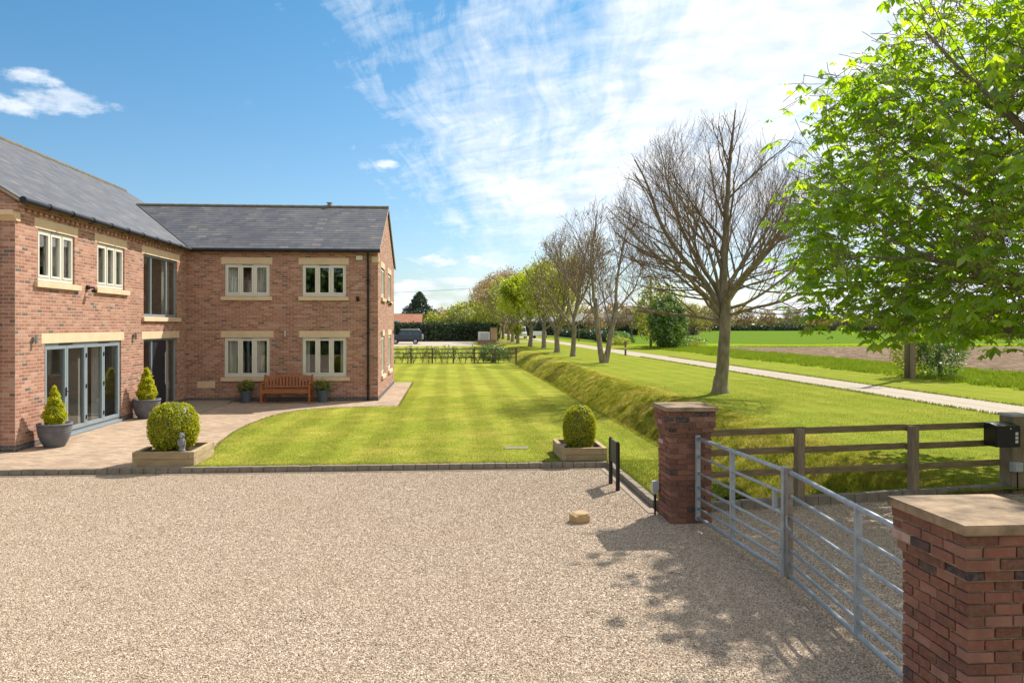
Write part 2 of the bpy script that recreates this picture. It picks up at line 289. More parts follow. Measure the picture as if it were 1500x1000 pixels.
# ------------------------------------------------------------------ mesh builder
class MB:
    def __init__(s): s.v = []; s.f = []; s.m = []; s.a = []
    def face(s, pts, mi=0, var=0.5):
        i = len(s.v); s.v.extend([tuple(p) for p in pts]); s.f.append(tuple(range(i, i + len(pts)))); s.m.append(mi); s.a.append(var)
    def box(s, x0, x1, y0, y1, z0, z1, mi=0, var=0.5, T=None):
        P = [(x, y, z) for z in (z0, z1) for y in (y0, y1) for x in (x0, x1)]
        if T is not None: P = [tuple(T(*p)) for p in P]
        i = len(s.v); s.v.extend(P)
        for f in ((0, 2, 3, 1), (4, 5, 7, 6), (0, 1, 5, 4), (2, 6, 7, 3), (0, 4, 6, 2), (1, 3, 7, 5)):
            s.f.append(tuple(i + k for k in f)); s.m.append(mi); s.a.append(var)
    def prism(s, prof, T, a, b, mi=0, var=0.5, close=True):
        """profile points (p,q) swept from a to b; T(p,q,t)->xyz"""
        n = len(prof); i = len(s.v)
        for t in (a, b):
            for (p, q) in prof: s.v.append(tuple(T(p, q, t)))
        for k in range(n if close else n - 1):
            s.f.append((i + k, i + (k + 1) % n, i + n + (k + 1) % n, i + n + k)); s.m.append(mi); s.a.append(var)
        if close:
            s.f.append(tuple(i + k for k in range(n))[::-1]); s.f.append(tuple(i + n + k for k in range(n))); s.m += [mi, mi]; s.a += [var, var]
    def tube(s, pts, rad, n=6, mi=0, var=0.5, cap=True):
        pts = [Vector(p) for p in pts]; i = len(s.v)
        if not hasattr(rad, '__len__'): rad = [rad] * len(pts)
        d0 = (pts[1] - pts[0]).normalized()
        up = Vector((0, 0, 1)) if abs(d0.z) < 0.9 else Vector((1, 0, 0))
        a = d0.cross(up).normalized()
        for k, p in enumerate(pts):
            d = (pts[min(k + 1, len(pts) - 1)] - pts[max(k - 1, 0)])
            if d.length < 1e-9: d = d0
            d.normalize(); a = (a - d * a.dot(d)).normalized(); b = d.cross(a)
            for j in range(n):
                an = 2 * pi * j / n; q = p + (a * math.cos(an) + b * math.sin(an)) * rad[k]; s.v.append((q.x, q.y, q.z))
        for k in range(len(pts) - 1):
            for j in range(n):
                j2 = (j + 1) % n
                s.f.append((i + k * n + j, i + k * n + j2, i + (k + 1) * n + j2, i + (k + 1) * n + j)); s.m.append(mi); s.a.append(var)
        if cap:
            s.f.append(tuple(i + j for j in range(n))[::-1]); s.f.append(tuple(i + (len(pts) - 1) * n + j for j in range(n))); s.m += [mi, mi]; s.a += [var, var]
    def lathe(s, prof, c=(0, 0, 0), n=24, mi=0, jitter=0):
        i = len(s.v)
        for (r, z) in prof:
            for j in range(n):
                an = 2 * pi * j / n; s.v.append((c[0] + r * math.cos(an), c[1] + r * math.sin(an), c[2] + z))
        for k in range(len(prof) - 1):
            for j in range(n):
                j2 = (j + 1) % n
                s.f.append((i + k * n + j, i + k * n + j2, i + (k + 1) * n + j2, i + (k + 1) * n + j)); s.m.append(mi); s.a.append(0.5)
    def build(s, name, mats, parent=None, off=None, smooth=False, bevel=0, uv=True, recalc=True):
        me = bpy.data.meshes.new(name)
        if off is not None: s.v = [(p[0] - off[0], p[1] - off[1], p[2] - off[2]) for p in s.v]
        me.from_pydata(s.v, [], s.f)
        if not isinstance(mats, (list, tuple)): mats = [mats]
        for m in mats: me.materials.append(M[m])
        me.polygons.foreach_set('material_index', s.m)
        at = me.attributes.new('var', 'FLOAT', 'FACE'); at.data.foreach_set('value', s.a)
        if recalc:
            bm = bmesh.new(); bm.from_mesh(me); bmesh.ops.recalc_face_normals(bm, faces=bm.faces); bm.to_mesh(me); bm.free()
        if uv: auto_uv(me, off)
        if smooth: me.polygons.foreach_set('use_smooth', [True] * len(me.polygons))
        me.update()
        o = bpy.data.objects.new(name, me); COL.objects.link(o)
        if parent is not None: o.parent = parent
        elif off is not None: o.location = off
        if bevel:
            b = o.modifiers.new('b', 'BEVEL'); b.width = bevel; b.segments = 2; b.limit_method = 'ANGLE'; b.angle_limit = R(40)
        return o

def auto_uv(me, off=None):
    off = off or (0, 0, 0)
    nl = len(me.loops); uvs = np.zeros((nl, 2))
    co = np.empty(len(me.vertices) * 3); me.vertices.foreach_get('co', co); co = co.reshape(-1, 3) + np.array(off)
    for p in me.polygons:
        n = p.normal
        if abs(n.z) > 0.97: u = (1, 0, 0); v = (0, 1, 0)
        else:
            uu = Vector((0, 0, 1)).cross(n).normalized(); vv = n.cross(uu); u = tuple(uu); v = tuple(vv)
        for li in p.loop_indices:
            c = co[me.loops[li].vertex_index]
            uvs[li, 0] = c[0] * u[0] + c[1] * u[1] + c[2] * u[2]; uvs[li, 1] = c[0] * v[0] + c[1] * v[1] + c[2] * v[2]
    l = me.uv_layers.new(name='UVMap'); l.data.foreach_set('uv', uvs.ravel())

def tag(o, label=None, cat=None, group=None, kind=None):
    if label: o['label'] = label
    if cat: o['category'] = cat
    if group: o['group'] = group
    if kind: o['kind'] = kind
    return o
def thing(name, label, cat, loc=(0, 0, 0), group=None, rz=0):
    o = bpy.data.objects.new(name, None); COL.objects.link(o); o.location = loc; o.rotation_euler = (0, 0, rz); o.empty_display_size = 0.2
    return tag(o, label, cat, group)
def copy_tree(o, parent=None):
    c = o.copy(); COL.objects.link(c); c.parent = parent
    for ch in [x for x in bpy.data.objects if x.parent == o]: copy_tree(ch, c)
    return c

def raw_mesh(name, verts, nper, mat, parent=None, var=None, off=None, smooth=False, loc=None):
    """verts: (N, k, 3) array of k-gons"""
    N, k, _ = verts.shape
    V = verts.reshape(-1, 3).astype(np.float32)
    if off is not None: V = V - np.array(off, dtype=np.float32)
    me = bpy.data.meshes.new(name)
    me.vertices.add(N * k); me.vertices.foreach_set('co', V.ravel())
    me.loops.add(N * k); me.loops.foreach_set('vertex_index', np.arange(N * k, dtype=np.int32))
    me.polygons.add(N); me.polygons.foreach_set('loop_start', np.arange(0, N * k, k, dtype=np.int32))
    try: me.polygons.foreach_set('loop_total', np.full(N, k, dtype=np.int32))
    except Exception: pass
    me.materials.append(M[mat])
    if var is not None:
        at = me.attributes.new('var', 'FLOAT', 'FACE'); at.data.foreach_set('value', var.astype(np.float32))
    me.update(calc_edges=True)
    o = bpy.data.objects.new(name, me); COL.objects.link(o)
    if parent is not None: o.parent = parent
    elif off is not None: o.location = off
    return o

def unit(a): return a / (np.linalg.norm(a, axis=-1, keepdims=True) + 1e-9)
def leaves(rng, P, size, out=None, asp=0.55, droop=0.0, szvar=0.4, k=4):
    """diamond leaves at points P; out: preferred normals"""
    N = len(P); d = unit(rng.normal(size=(N, 3)))
    d[:, 2] -= droop; d = unit(d)
    nrm = unit(rng.normal(size=(N, 3)) + (0 if out is None else out * 1.2))
    w = unit(np.cross(d, nrm)); s = size * (1 + szvar * (rng.random((N, 1)) * 2 - 1))
    a = P; b = P + d * s * 0.5 + w * s * asp * 0.5; c = P + d * s; e = P + d * s * 0.5 - w * s * asp * 0.5
    return np.stack([a, b, c, e], axis=1)
def blades(rng, P, h, w, lean=0.4):
    N = len(P); a = rng.random(N) * 2 * pi; dx = np.stack([np.cos(a), np.sin(a), np.zeros(N)], 1)
    b = rng.random(N) * 2 * pi; hh = h * (0.5 + rng.random(N))
    tip = P + np.stack([np.cos(b) * lean * hh * rng.random(N), np.sin(b) * lean * hh * rng.random(N), hh], 1)
    return np.stack([P - dx * w * 0.5, P + dx * w * 0.5, tip], axis=1)

# ------------------------------------------------------------------ tree skeletons
def grow_tree(rng, P):
    """returns list of (pts, radii, level) and array of tips (pos, dir)"""
    out = []; tips = []
    env = P.get('env'); mx = P['levels']
    def inside(p, slack):
        if env is None: return True
        c, r = env; return sum(((p[i] - c[i]) / (r[i] * slack)) ** 2 for i in range(3)) <= 1
    def grow(p, d, L, r, lv):
        ns = P['seg'][lv]; pts = [p.copy()]; rad = [r]; slack = 1 + rng.normal() * 0.05
        dirs = [d.copy()]
        for i in range(ns):
            d = d + np.array([0, 0, P['trop'][lv] / ns]) + rng.normal(size=3) * P['wob'][lv]
            d = d / np.linalg.norm(d); p = p + d * L / ns
            if lv > 0 and not inside(p, slack): break
            if p[2] < P.get('zmin', 0.3) and lv > 0: break
            pts.append(p.copy()); dirs.append(d.copy()); rad.append(max(r * (1 - (1 - P['tap'][lv]) * (i + 1) / ns), 0.0035 * P.get('rk', 1)))
        if len(pts) < 2: return
        out.append((np.array(pts), rad, lv))
        if lv >= mx - P.get('tiplv', 0):
            for q, dd in zip(pts[1:], dirs[1:]): tips.append(np.concatenate([q, dd]))
        if lv < mx:
            nc = P['n'][lv]; nc = max(1, int(nc * (len(pts) - 1) / ns + 0.5))
            for c in range(nc):
                t = P['t0'][lv] + (1 - P['t0'][lv]) * (c + rng.random()) / nc
                x = t * (len(pts) - 1); i = min(int(x), len(pts) - 2); f = x - i
                q = pts[i] * (1 - f) + pts[i + 1] * f; dd = dirs[i + 1]
                ax = np.cross(dd, rng.normal(size=3)); ax /= np.linalg.norm(ax)
                an = R(P['ang'][lv] * (0.7 + 0.6 * rng.random()))
                nd = dd * math.cos(an) + ax * math.sin(an)
                rr = (rad[i] * (1 - f) + rad[i + 1] * f) * P['rr'][lv] * (0.8 + 0.3 * rng.random())
                grow(q, nd, L * P['lr'][lv] * (1.15 - 0.5 * t) * (0.8 + 0.4 * rng.random()), rr, lv + 1)
    grow.__call__
    for (p, d, L, r, lv) in P['start']: grow(np.array(p, float), np.array(d, float) / np.linalg.norm(d), L, r, lv)
    return out, np.array(tips)
def tubes_mesh(name, br, levels, mat, parent, sides=(10, 7, 5, 3, 3, 3)):
    mb = MB()
    for pts, rad, lv in br:
        if lv in levels: mb.tube([tuple(q) for q in pts], rad, sides[min(lv, len(sides) - 1)], cap=False)
    return mb.build(name, mat, parent, smooth=True, uv=False, recalc=False)

# ------------------------------------------------------------------ setting: ground sheets
rngG = np.random.default_rng(11)
def sheet(name, xs, ys, zf, mat, label=None):
    mb = MB(); nx, ny = len(xs), len(ys)
    for y in ys:
        for x in xs: mb.v.append((x, y, zf(x, y)))
    for j in range(ny - 1):
        for i in range(nx - 1):
            a = j * nx + i; mb.f.append((a, a + 1, a + nx + 1, a + nx)); mb.m.append(0); mb.a.append(0.5)
    o = mb.build(name, mat, recalc=False, uv=False, smooth=True); tag(o, label, kind='structure'); return o
lin = lambda a, b, n: [a + (b - a) * i / (n - 1) for i in range(n)]
nz = lambda x, y, s, k=0.0: mnoise.noise(Vector((x * s, y * s, k)))
# base sheet reaching the horizon, sunk below the local strips
def basez(x, y): return -1.9 if (-60 < x < 320 and -30 < y < 320) else -0.06
sheet('ground', [-2500, -800, -300, -90, -61, -59, 0, 60, 200, 319, 321, 500, 1200, 3000], [-400, -60, -31, -29, 50, 150, 319, 321, 500, 900, 2000, 4500], basez, 'far_ground', 'flat green farmland running to the horizon')
PY = 13.75   # back edge of the front kerb
# lawn polygon: x edges follow the paving curve; built as triangulated ngon strips
curve = [(-4.74, PY), (-4.74, 15.2), (-5.0, 16.6), (-5.15, 18.2), (-5.15, 19.6), (-5.05, 21.0), (-4.8, 22.1), (-4.35, 22.9), (-3.6, 23.4), (-2.6, 23.6), (-1.55, 23.65), (-1.55, 33.6)]
mb = MB()
def lx(y):
    for (x0, y0), (x1, y1) in zip(curve, curve[1:]):
        if y0 <= y <= y1 and y1 > y0: return x0 + (x1 - x0) * (y - y0) / (y1 - y0)
    return -1.55
ysl = sorted(set([c[1] for c in curve] + lin(PY, 33.6, 30)))
for y0, y1 in zip(ysl, ysl[1:]):
    mb.face([(lx(y0 + 1e-6), y0, 0), (4.48, y0, 0), (4.48, y1, 0), (lx(y1 - 1e-6), y1, 0)])
mb.face([(-45, 33.6, 0), (4.48, 33.6, 0), (4.48, 93, 0), (-45, 93, 0)])
mb.face([(3.1, 11.15, 0), (4.48, 11.15, 0), (4.48, PY, 0), (3.1, PY, 0)])
mb.face([(3.1, 10.42, 0), (3.9, 10.56, 0), (4.48, 11.15, 0), (3.1, 11.15, 0)])
mb.face([(3.7, 93, 0), (4.48, 93, 0), (4.48, 127, 0), (3.7, 127, 0)])
tag(mb.build('lawn', 'lawn_grass', uv=False), 'mown striped lawn beside the brick house', kind='structure')
# paving
mb = MB()
for y0, y1 in zip(ysl, ysl[1:]):
    mb.face([(-25, y0, 0.004), (lx(y0 + 1e-6), y0, 0.004), (lx(y1 - 1e-6), y1, 0.004), (-25, y1, 0.004)])
tag(mb.build('patio', 'block_paving'), 'tan block paving around the brick house', kind='structure')
# ditch between lawn and verge
DX = [4.46, 4.6, 4.8, 5.1, 5.4, 5.65, 5.9, 6.2, 6.5, 6.8, 7.1, 7.4, 7.7, 8.0, 8.35, 8.7]
DZ = [0.0, -0.06, -0.36, -0.95, -1.25, -1.32, -1.20, -0.95, -0.70, -0.48, -0.30, -0.16, -0.07, -0.02, 0.0, 0.0]
def ditch_z(x, y):
    k = min(max((y - 11) / 14, 0), 1); bx = x
    if x > 5.9: bx = 5.9 + (x - 5.9) * (0.86 + 0.16 * k)
    z = float(np.interp(bx, DX, DZ))
    if x > 4.6: z += (nz(x, y, 1.3) * 0.10 + nz(x, y, 4.5, 3) * 0.09) * min(1, -z * 3)
    z *= 1.0 if y > 11.9 else max(0.55, (y - 10.5) / 1.4)
    return z
dxs = sorted(set(DX + [round(a, 3) for a in lin(5.0, 8.3, 34)]))
dys = lin(10.95, 30, 130) + lin(30.4, 60, 90) + lin(61, 127, 60)
sheet('ditch', dxs, dys, lambda x, y: ditch_z(x, y), 'bank_grass', 'grassy drainage ditch with rough tussocks on its bank')
mb = MB(); mb.face([(3.9, 10.56, 0.0), (8.7, 11.3, 0), (8.7, 11.0, -1.2), (3.9, 10.7, -1.2)]); 
# verge, track, far verge, rough strip, fields
vy = lin(11.0, 60, 60) + lin(62, 420, 40)
sheet('verge', lin(8.68, 15.92, 12), vy, lambda x, y: 0.0 + nz(x, y, 0.25) * 0.03 * min(1, (x - 8.68)) * min(1, (15.92 - x)), 'verge_grass', 'mown grass verge between the ditch and the track')
sheet('farm_track', lin(15.9, 18.32, 6), lin(-30, 420, 120), lambda x, y: 0.006, 'track_gravel', 'pale gravel farm track running past the trees')
sheet('verge_beyond_track', lin(18.3, 22.8, 6), lin(-30, 420, 120), lambda x, y: 0.0, 'verge_grass', 'mown strip of grass beyond the track')
sheet('verge_near', [9.7, 12, 14, 15.92], [8.4, 9.5, 10.5, 11.2], lambda x, y: 0.0, 'verge_grass', 'grass corner under the chestnut tree')
sheet('rough_strip', lin(22.78, 30.2, 22), lin(10, 90, 150) , lambda x, y: (0.03 + nz(x, y, 0.9) * 0.08) * min(1, (x - 22.78) * 2, (30.2 - x) * 2), 'rough_grass_mat', 'strip of long rough grass along the field edge')
sheet('ploughed_field', lin(30.1, 300, 60), lin(10, 86, 50), lambda x, y: 0.02 + nz(x, y, 0.8) * 0.06, 'ploughed', 'bare brown ploughed field')
sheet('field_margin', lin(22.78, 300, 40), lin(86, 100, 8), lambda x, y: 0.05 + nz(x, y, 0.6) * 0.1, 'rough_grass_mat', 'rough green margin between the ploughed field and the crop')
sheet('crop_field', lin(22.78, 420, 30), lin(99.9, 352, 30), lambda x, y: 0.06, 'crop_green', 'even green field of young crop')
# gravel drive
mb = MB()
gz = -0.10
mb.face([(-45, -25, gz), (3.0, -25, gz), (3.0, 13.66, gz), (-45, 13.66, gz)])
mb.face([(3.0, -25, gz), (16, -25, gz), (16, 11.3, gz), (9.7, 11.3, gz), (8.8, 11.15, gz), (3.0, 10.26, gz)])
gravel_sheet = tag(mb.build('gravel_drive', 'gravel_bed', uv=False), 'pale tan gravel driveway', kind='structure')
mb = MB(); mb.face([(-45, 92.5, .01), (3.8, 92.5, 0.01), (3.8, 121, 0.01), (-45, 121, 0.01)]); mb.face([(3.8, 116, .01), (15.9, 116, 0.01), (15.9, 121, 0.01), (3.8, 121, 0.01)])
tag(mb.build('parking_area', 'track_gravel', uv=False), 'pale gravel parking area in front of the dark hedge', kind='structure')

# kerbs (setts)
def kerb(name, a, b, w, z0, z1, L, label):
    mb = MB(); a = Vector(a + (0,)); b = Vector(b + (0,)); d = b - a; n = max(1, int(d.length / L)); d.normalize(); s = Vector((-d.y, d.x, 0)); Ls = (b - a).length / n
    rr = random.Random(3)
    for k in range(n):
        j = rr.uniform(-0.005, 0.005)
        def T(x, y, z): p = a + d * x + s * y; return (p.x, p.y, z)
        mb.box(k * Ls + 0.004, (k + 1) * Ls - 0.004, j, w + j, z0, z1 + rr.uniform(-0.004, 0.004), T=T)
    o = mb.build(name, 'kerb_stone', bevel=0.006); return tag(o, label, kind='structure')
kerb('kerb', (-16, 13.65), (3.0, 13.65), 0.10, -0.3, 0.012, 0.21, 'low stone kerb along the front of the lawn')
kerb('kerb', (3.1, 13.65), (3.1, 10.62), -0.10, -0.3, 0.012, 0.21, 'low stone kerb running from the lawn corner to the brick pier')
kerb('kerb', (3.64, 10.30), (9.7, 11.29), 0.12, -0.3, 0.03, 0.21, 'low stone kerb under the wooden rail fence')
kerb('kerb', (9.7, 11.35), (9.7, 8.4), 0.10, -0.3, 0.02, 0.21, 'low stone kerb beside the chestnut tree')
kerb('kerb', (9.7, 8.3), (15.9, 8.3), 0.10, -0.3, 0.02, 0.21, 'low stone kerb from the chestnut tree to the track')
mb = MB(); mb.box(2.86, 2.99, 10.3, 13.6, -0.25, -0.088); mb.box(-16, 2.86, 13.55, 13.64, -0.25, -0.09)
tag(mb.build('kerb_haunch', 'concrete'), 'thin concrete edging strip along the foot of the kerb', kind='structure')
mb = MB(); mb.box(1.2, 1.7, 15.3, 15.55, -0.05, 0.012)
tag(mb.build('drain_cover', 'kerb_stone', bevel=0.005), 'small pale drain cover set in the lawn', 'drain cover', kind='thing')
# hills on the horizon
mb = MB()
for (x0, x1, y, h) in ((-260, 160, 1500, 38), (100, 1900, 2100, 26)):
    xs = lin(x0, x1, 60)
    zt = [h * (0.35 + 0.65 * math.sin(pi * i / 59)) * (0.8 + 0.35 * abs(nz(x, 0, 0.01, h)) + 0.12 * nz(x, 3, 0.05)) for i, x in enumerate(xs)]
    for i in range(59):
        mb.face([(xs[i], y, -5), (xs[i + 1], y, -5), (xs[i + 1], y + 150, zt[i + 1]), (xs[i], y + 150, zt[i])])
        mb.face([(xs[i], y + 150, zt[i]), (xs[i + 1], y + 150, zt[i + 1]), (xs[i + 1], y + 500, -5), (xs[i], y + 500, -5)])
tag(mb.build('hills', 'hill_wood', uv=False), 'low wooded hills on the horizon', kind='structure')

# --------------------------------------------------- grass blades, gravel stones
def pts_in(rng, n, x0, x1, y0, y1, zf=lambda x, y: 0.0, keep=None, ybias=1.0):
    x = rng.uniform(x0, x1, n); y = y0 + (y1 - y0) * rng.random(n) ** ybias
    if keep is not None:
        k = np.array([keep(a, b) for a, b in zip(x, y)]); x = x[k]; y = y[k]
    z = np.array([zf(a, b) for a, b in zip(x, y)])
    return np.stack([x, y, z], 1)
P1 = pts_in(rngG, 95000, -5.2, 4.45, 13.78, 27, keep=lambda x, y: x > lx(y) + 0.01, ybias=1.5)
Bl = blades(rngG, P1, 0.016, 0.008, 0.9)
# fuller fringe along kerb and paving edge
e = [];
for (x0, y0), (x1, y1) in zip(curve, curve[1:]):
    L = math.hypot(x1 - x0, y1 - y0); n = int(L * 130); t = rngG.random(n); e.append(np.stack([x0 + (x1 - x0) * t + rngG.normal(0, 0.02, n), y0 + (y1 - y0) * t + rngG.normal(0, 0.02, n), np.zeros(n)], 1))
n = 2600; e.append(np.stack([rngG.uniform(-4.7, 3.05, n), rngG.uniform(13.75, 13.80, n), np.zeros(n)], 1))
n = 1400; e.append(np.stack([rngG.uniform(3.1, 3.16, n), rngG.uniform(10.6, 13.8, n), np.zeros(n)], 1))
n = 9000; e.append(np.stack([rngG.uniform(3.12, 4.45, n), rngG.uniform(10.7, 13.8, n), np.zeros(n)], 1))
Bl2 = blades(rngG, np.concatenate(e), 0.032, 0.010, 0.9)
Ball = np.concatenate([Bl, Bl2])
o = raw_mesh('lawn_grass', Ball, 3, 'lawn_blade', var=rngG.random(len(Ball))); tag(o, 'short mown grass blades of the lawn', 'grass', kind='stuff')
# ditch bank tussocks
P2 = pts_in(rngG, 60000, 5.3, 8.35, 10.95, 52, ybias=1.9)
cl = np.stack([rngG.uniform(5.3, 8.3, 2600), 10.95 + 41 * rngG.random(2600) ** 1.8], 1)
idx = rngG.integers(0, len(cl), 70000); sp = rngG.normal(0, 0.07, (70000, 2))
P3 = np.concatenate([cl[idx] + sp, np.zeros((70000, 1))], 1)
P2 = np.concatenate([P2, P3]); P2 = P2[(P2[:, 0] < 8.4 + rngG.normal(0, 0.2, len(P2))) & (P2[:, 1] > 10.95)]
P2[:, 2] = [ditch_z(a, b) - 0.01 for a, b in P2[:, :2]]
hh = np.where(np.arange(len(P2)) < 60000, 0.05, 0.105); hh = hh * np.clip((8.6 - P2[:, 0]) / 1.2, 0.35, 1)
Bb = blades(rngG, P2, 1.0, 0.016, 1.1); b0 = P2[:, None, :]; Bb = np.concatenate([Bb[:, :2], b0 + (Bb[:, 2:3] - b0) * hh[:, None, None]], 1)
n = 26000; P4 = pts_in(rngG, n, 4.44, 5.2, 11.2, 52, ditch_z, ybias=1.7); B4 = blades(rngG, P4, 0.07, 0.014, 0.9)
Bb = np.concatenate([Bb, B4])
o = raw_mesh('bank_grass', Bb, 3, 'bank_blade', var=rngG.random(len(Bb))); tag(o, 'coarse yellow green tussock grass on the ditch bank', 'grass', kind='stuff')
# verge short blades, near part
P5 = pts_in(rngG, 60000, 8.2, 15.9, 11.2, 34, ybias=1.5); B5 = blades(rngG, P5, 0.020, 0.011, 0.9)
n = 9000; P6 = np.stack([np.where(rngG.random(n) < 0.5, 15.9, 18.33) + rngG.normal(0, 0.04, n), rngG.uniform(14, 60, n), np.zeros(n)], 1); B6 = blades(rngG, P6, 0.07, 0.03, 0.8)
B5 = np.concatenate([B5, B6]); o = raw_mesh('verge_grass', B5, 3, 'verge_blade', var=rngG.random(len(B5))); tag(o, 'mown grass blades of the verge and track edges', 'grass', kind='stuff')
# rough strip tufts
cl = np.stack([rngG.uniform(22.9, 30.3, 3200), 27 + 62 * rngG.random(3200) ** 1.3], 1); idx = rngG.integers(0, len(cl), 80000)
P7 = np.concatenate([cl[idx] + rngG.normal(0, 0.16, (80000, 2)), np.zeros((80000, 1))], 1)
n = 22000; P7b = np.stack([rngG.uniform(30, 230, n), rngG.uniform(86, 90, n), np.zeros(n)], 1); P7 = np.concatenate([P7, P7b])
B7 = blades(rngG, P7, 0.17, 0.05, 1.1); o = raw_mesh('rough_grass', B7, 3, 'rough_blade', var=rngG.random(len(B7))); tag(o, 'long rough grass along the edge of the ploughed field', 'grass', kind='stuff')

def gravel_stones():
    mb = MB()
    mb.face([(-7.6, 4.7, gz), (3.0, 4.7, gz), (3.0, 9.0, gz), (-7.6, 9.0, gz)])
    mb.face([(-9.6, 9.0, gz), (3.0, 9.0, gz), (3.0, 13.54, gz), (-9.6, 13.54, gz)])
    mb.face([(3.0, 4.7, gz), (8.0, 4.7, gz), (9.5, 11.2, gz), (3.0, 10.2, gz)])
    o = mb.build('gravel', 'gravel_stone', uv=False, recalc=False)
    g = bpy.data.node_groups.new('gravel_scatter', 'GeometryNodeTree')
    g.interface.new_socket('Geometry', in_out='INPUT', socket_type='NodeSocketGeometry'); g.interface.new_socket('Geometry', in_out='OUTPUT', socket_type='NodeSocketGeometry')
    N = g.nodes.new; L = g.links.new
    gi = N('NodeGroupInput'); go = N('NodeGroupOutput')
    dp = N('GeometryNodeDistributePointsOnFaces'); dp.inputs['Density'].default_value = 3300
    ico = N('GeometryNodeMeshIcoSphere'); ico.inputs['Radius'].default_value = 1.0; ico.inputs['Subdivisions'].default_value = 1
    sm = N('GeometryNodeSetMaterial'); sm.inputs['Material'].default_value = M['gravel_stone']; L(ico.outputs[0], sm.inputs['Geometry'])
    io = N('GeometryNodeInstanceOnPoints')
    r1 = N('FunctionNodeRandomValue'); r1.data_type = 'FLOAT_VECTOR'; r1.inputs[0].default_value = (0, 0, 0); r1.inputs[1].default_value = (6.28, 6.28, 6.28)
    r2 = N('FunctionNodeRandomValue'); r2.data_type = 'FLOAT_VECTOR'; r2.inputs[0].default_value = (0.0035, 0.003, 0.0025); r2.inputs[1].default_value = (0.012, 0.0095, 0.007)
    r2.inputs['Seed'].default_value = 5
    L(gi.outputs[0], dp.inputs[0]); L(dp.outputs[0], io.inputs['Points']); L(sm.outputs[0], io.inputs['Instance']); L(r1.outputs[0], io.inputs['Rotation']); L(r2.outputs[0], io.inputs['Scale'])
    L(io.outputs[0], go.inputs[0])
    md = o.modifiers.new('scatter', 'NODES'); md.node_group = g
    tag(o, 'loose pale tan gravel stones covering the drive', 'gravel', kind='stuff')
gravel_stones()

# ------------------------------------------------------------------ house
HX, HY, GX, BY = -8.77, 25.5, -2.37, 33.1       # inner wall plane, facade plane, gable plane, back plane
Y0 = 15.63; LXW = -18.8; ZE = 5.12; PT = 0.62; RX = -13.8
HO = (-8.77, 15.63, 0)
house = thing('brick_house', 'large two storey red brick house with slate roof and sandstone lintels', 'house', HO)
ML = lambda u, n, z: (HX + n, u, z)      # left wing front wall, outward +X
MF = lambda u, n, z: (u, HY - n, z)      # rear wing facade, outward -Y
MG = lambda u, n, z: (GX + n, u, z)      # rear wing gable, outward +X
ME = lambda u, n, z: (u, Y0 - n, z)      # end wall facing the drive
def H(mb, name, mat, parent=None, **kw): return mb.build(name, mat, parent or house, off=HO, **kw)
def wall(mb, T, u0, u1, z0, z1, ops, th=0.14):
    us = sorted({u0, u1, *[o[0] for o in ops], *[o[1] for o in ops]}); zs = sorted({z0, z1, *[o[2] for o in ops], *[o[3] for o in ops]})
    for a, b in zip(us, us[1:]):
        for c, d in zip(zs, zs[1:]):
            if any(o[0] <= a and b <= o[1] and o[2] <= c and d <= o[3] for o in ops): continue
            mb.face([T(a, 0, c), T(b, 0, c), T(b, 0, d), T(a, 0, d)])
    for (a, b, c, d) in ops:
        mb.face([T(a, 0, c), T(a, -th, c), T(a, -th, d), T(a, 0, d)]); mb.face([T(b, 0, c), T(b, -th, c), T(b, -th, d), T(b, 0, d)])
        mb.face([T(a, 0, c), T(a, -th, c), T(b, -th, c), T(b, 0, c)]); mb.face([T(a, 0, d), T(a, -th, d), T(b, -th, d), T(b, 0, d)])
WL = [(16.46, 18.03, 3.54, 4.66), (19.15, 20.72, 3.54, 4.66)]
W3 = (21.98, 24.64, 2.84, 4.66); BF = (16.73, 20.51, 0.06, 2.18); DR = (21.98, 24.64, 0.06, 2.18)
WFu = [(-7.51, -6.02, 3.57, 4.66), (-4.93, -3.45, 3.57, 4.66)]; WFl = [(-7.53, -6.01, 0.83, 2.17), (-4.93, -3.44, 0.83, 2.17)]
WG = [(26.75, 28.15, 3.6, 4.68), (29.75, 31.35, 3.6, 4.68), (26.85, 28.05, 0.78, 2.19), (29.95, 31.4, 0.78, 2.19)]
PL = 0.14
mb = MB()
wall(mb, ML, Y0, HY, PL, ZE, WL + [W3, (BF[0], BF[1], PL, BF[3]), (DR[0], DR[1], PL, DR[3])])
wall(mb, MF, HX, GX, PL, ZE, WFu + WFl)
wall(mb, MG, HY, BY, PL, ZE, WG)
RY = (HY + BY) / 2; ZR = ZE + 0.03 + 0.525 * (BY - HY) / 2
mb.face([MG(HY, 0, ZE), MG(BY, 0, ZE), MG(RY, 0, ZR)])
wall(mb, ME, LXW, HX, PL, ZE, [])
mb.face([(LXW, Y0, ZE), (HX, Y0, ZE), ((LXW + HX) / 2, Y0, ZE + PT * (HX - LXW) / 2)])
mb.face([(LXW, Y0, PL), (LXW, BY, PL), (LXW, BY, ZE), (LXW, Y0, ZE)]); mb.face([(LXW, BY, PL), (GX, BY, PL), (GX, BY, ZE), (LXW, BY, ZE)])
mb.face([(LXW, BY, ZE), (HX, BY, ZE), ((LXW + HX) / 2, BY, ZE + PT * (HX - LXW) / 2)])
H(mb, 'wall', 'brick', recalc=False)
mb = MB(); e = 0.012
for bx in ((HX - 0.2, HX + e, Y0 - e, BF[0]), (HX - 0.2, HX + e, BF[1], DR[0]), (HX - 0.2, HX + e, DR[1], HY - e), (HX + e, GX + e, HY - e, HY + 0.2), (GX - 0.2, GX + e, HY + 0.2, BY), (LXW, HX - 0.2, Y0 - e, Y0 + 0.2)):
    mb = MB(); mb.box(*bx, -0.05, PL); H(mb, 'plinth', 'plinth_brick')
mb = MB()
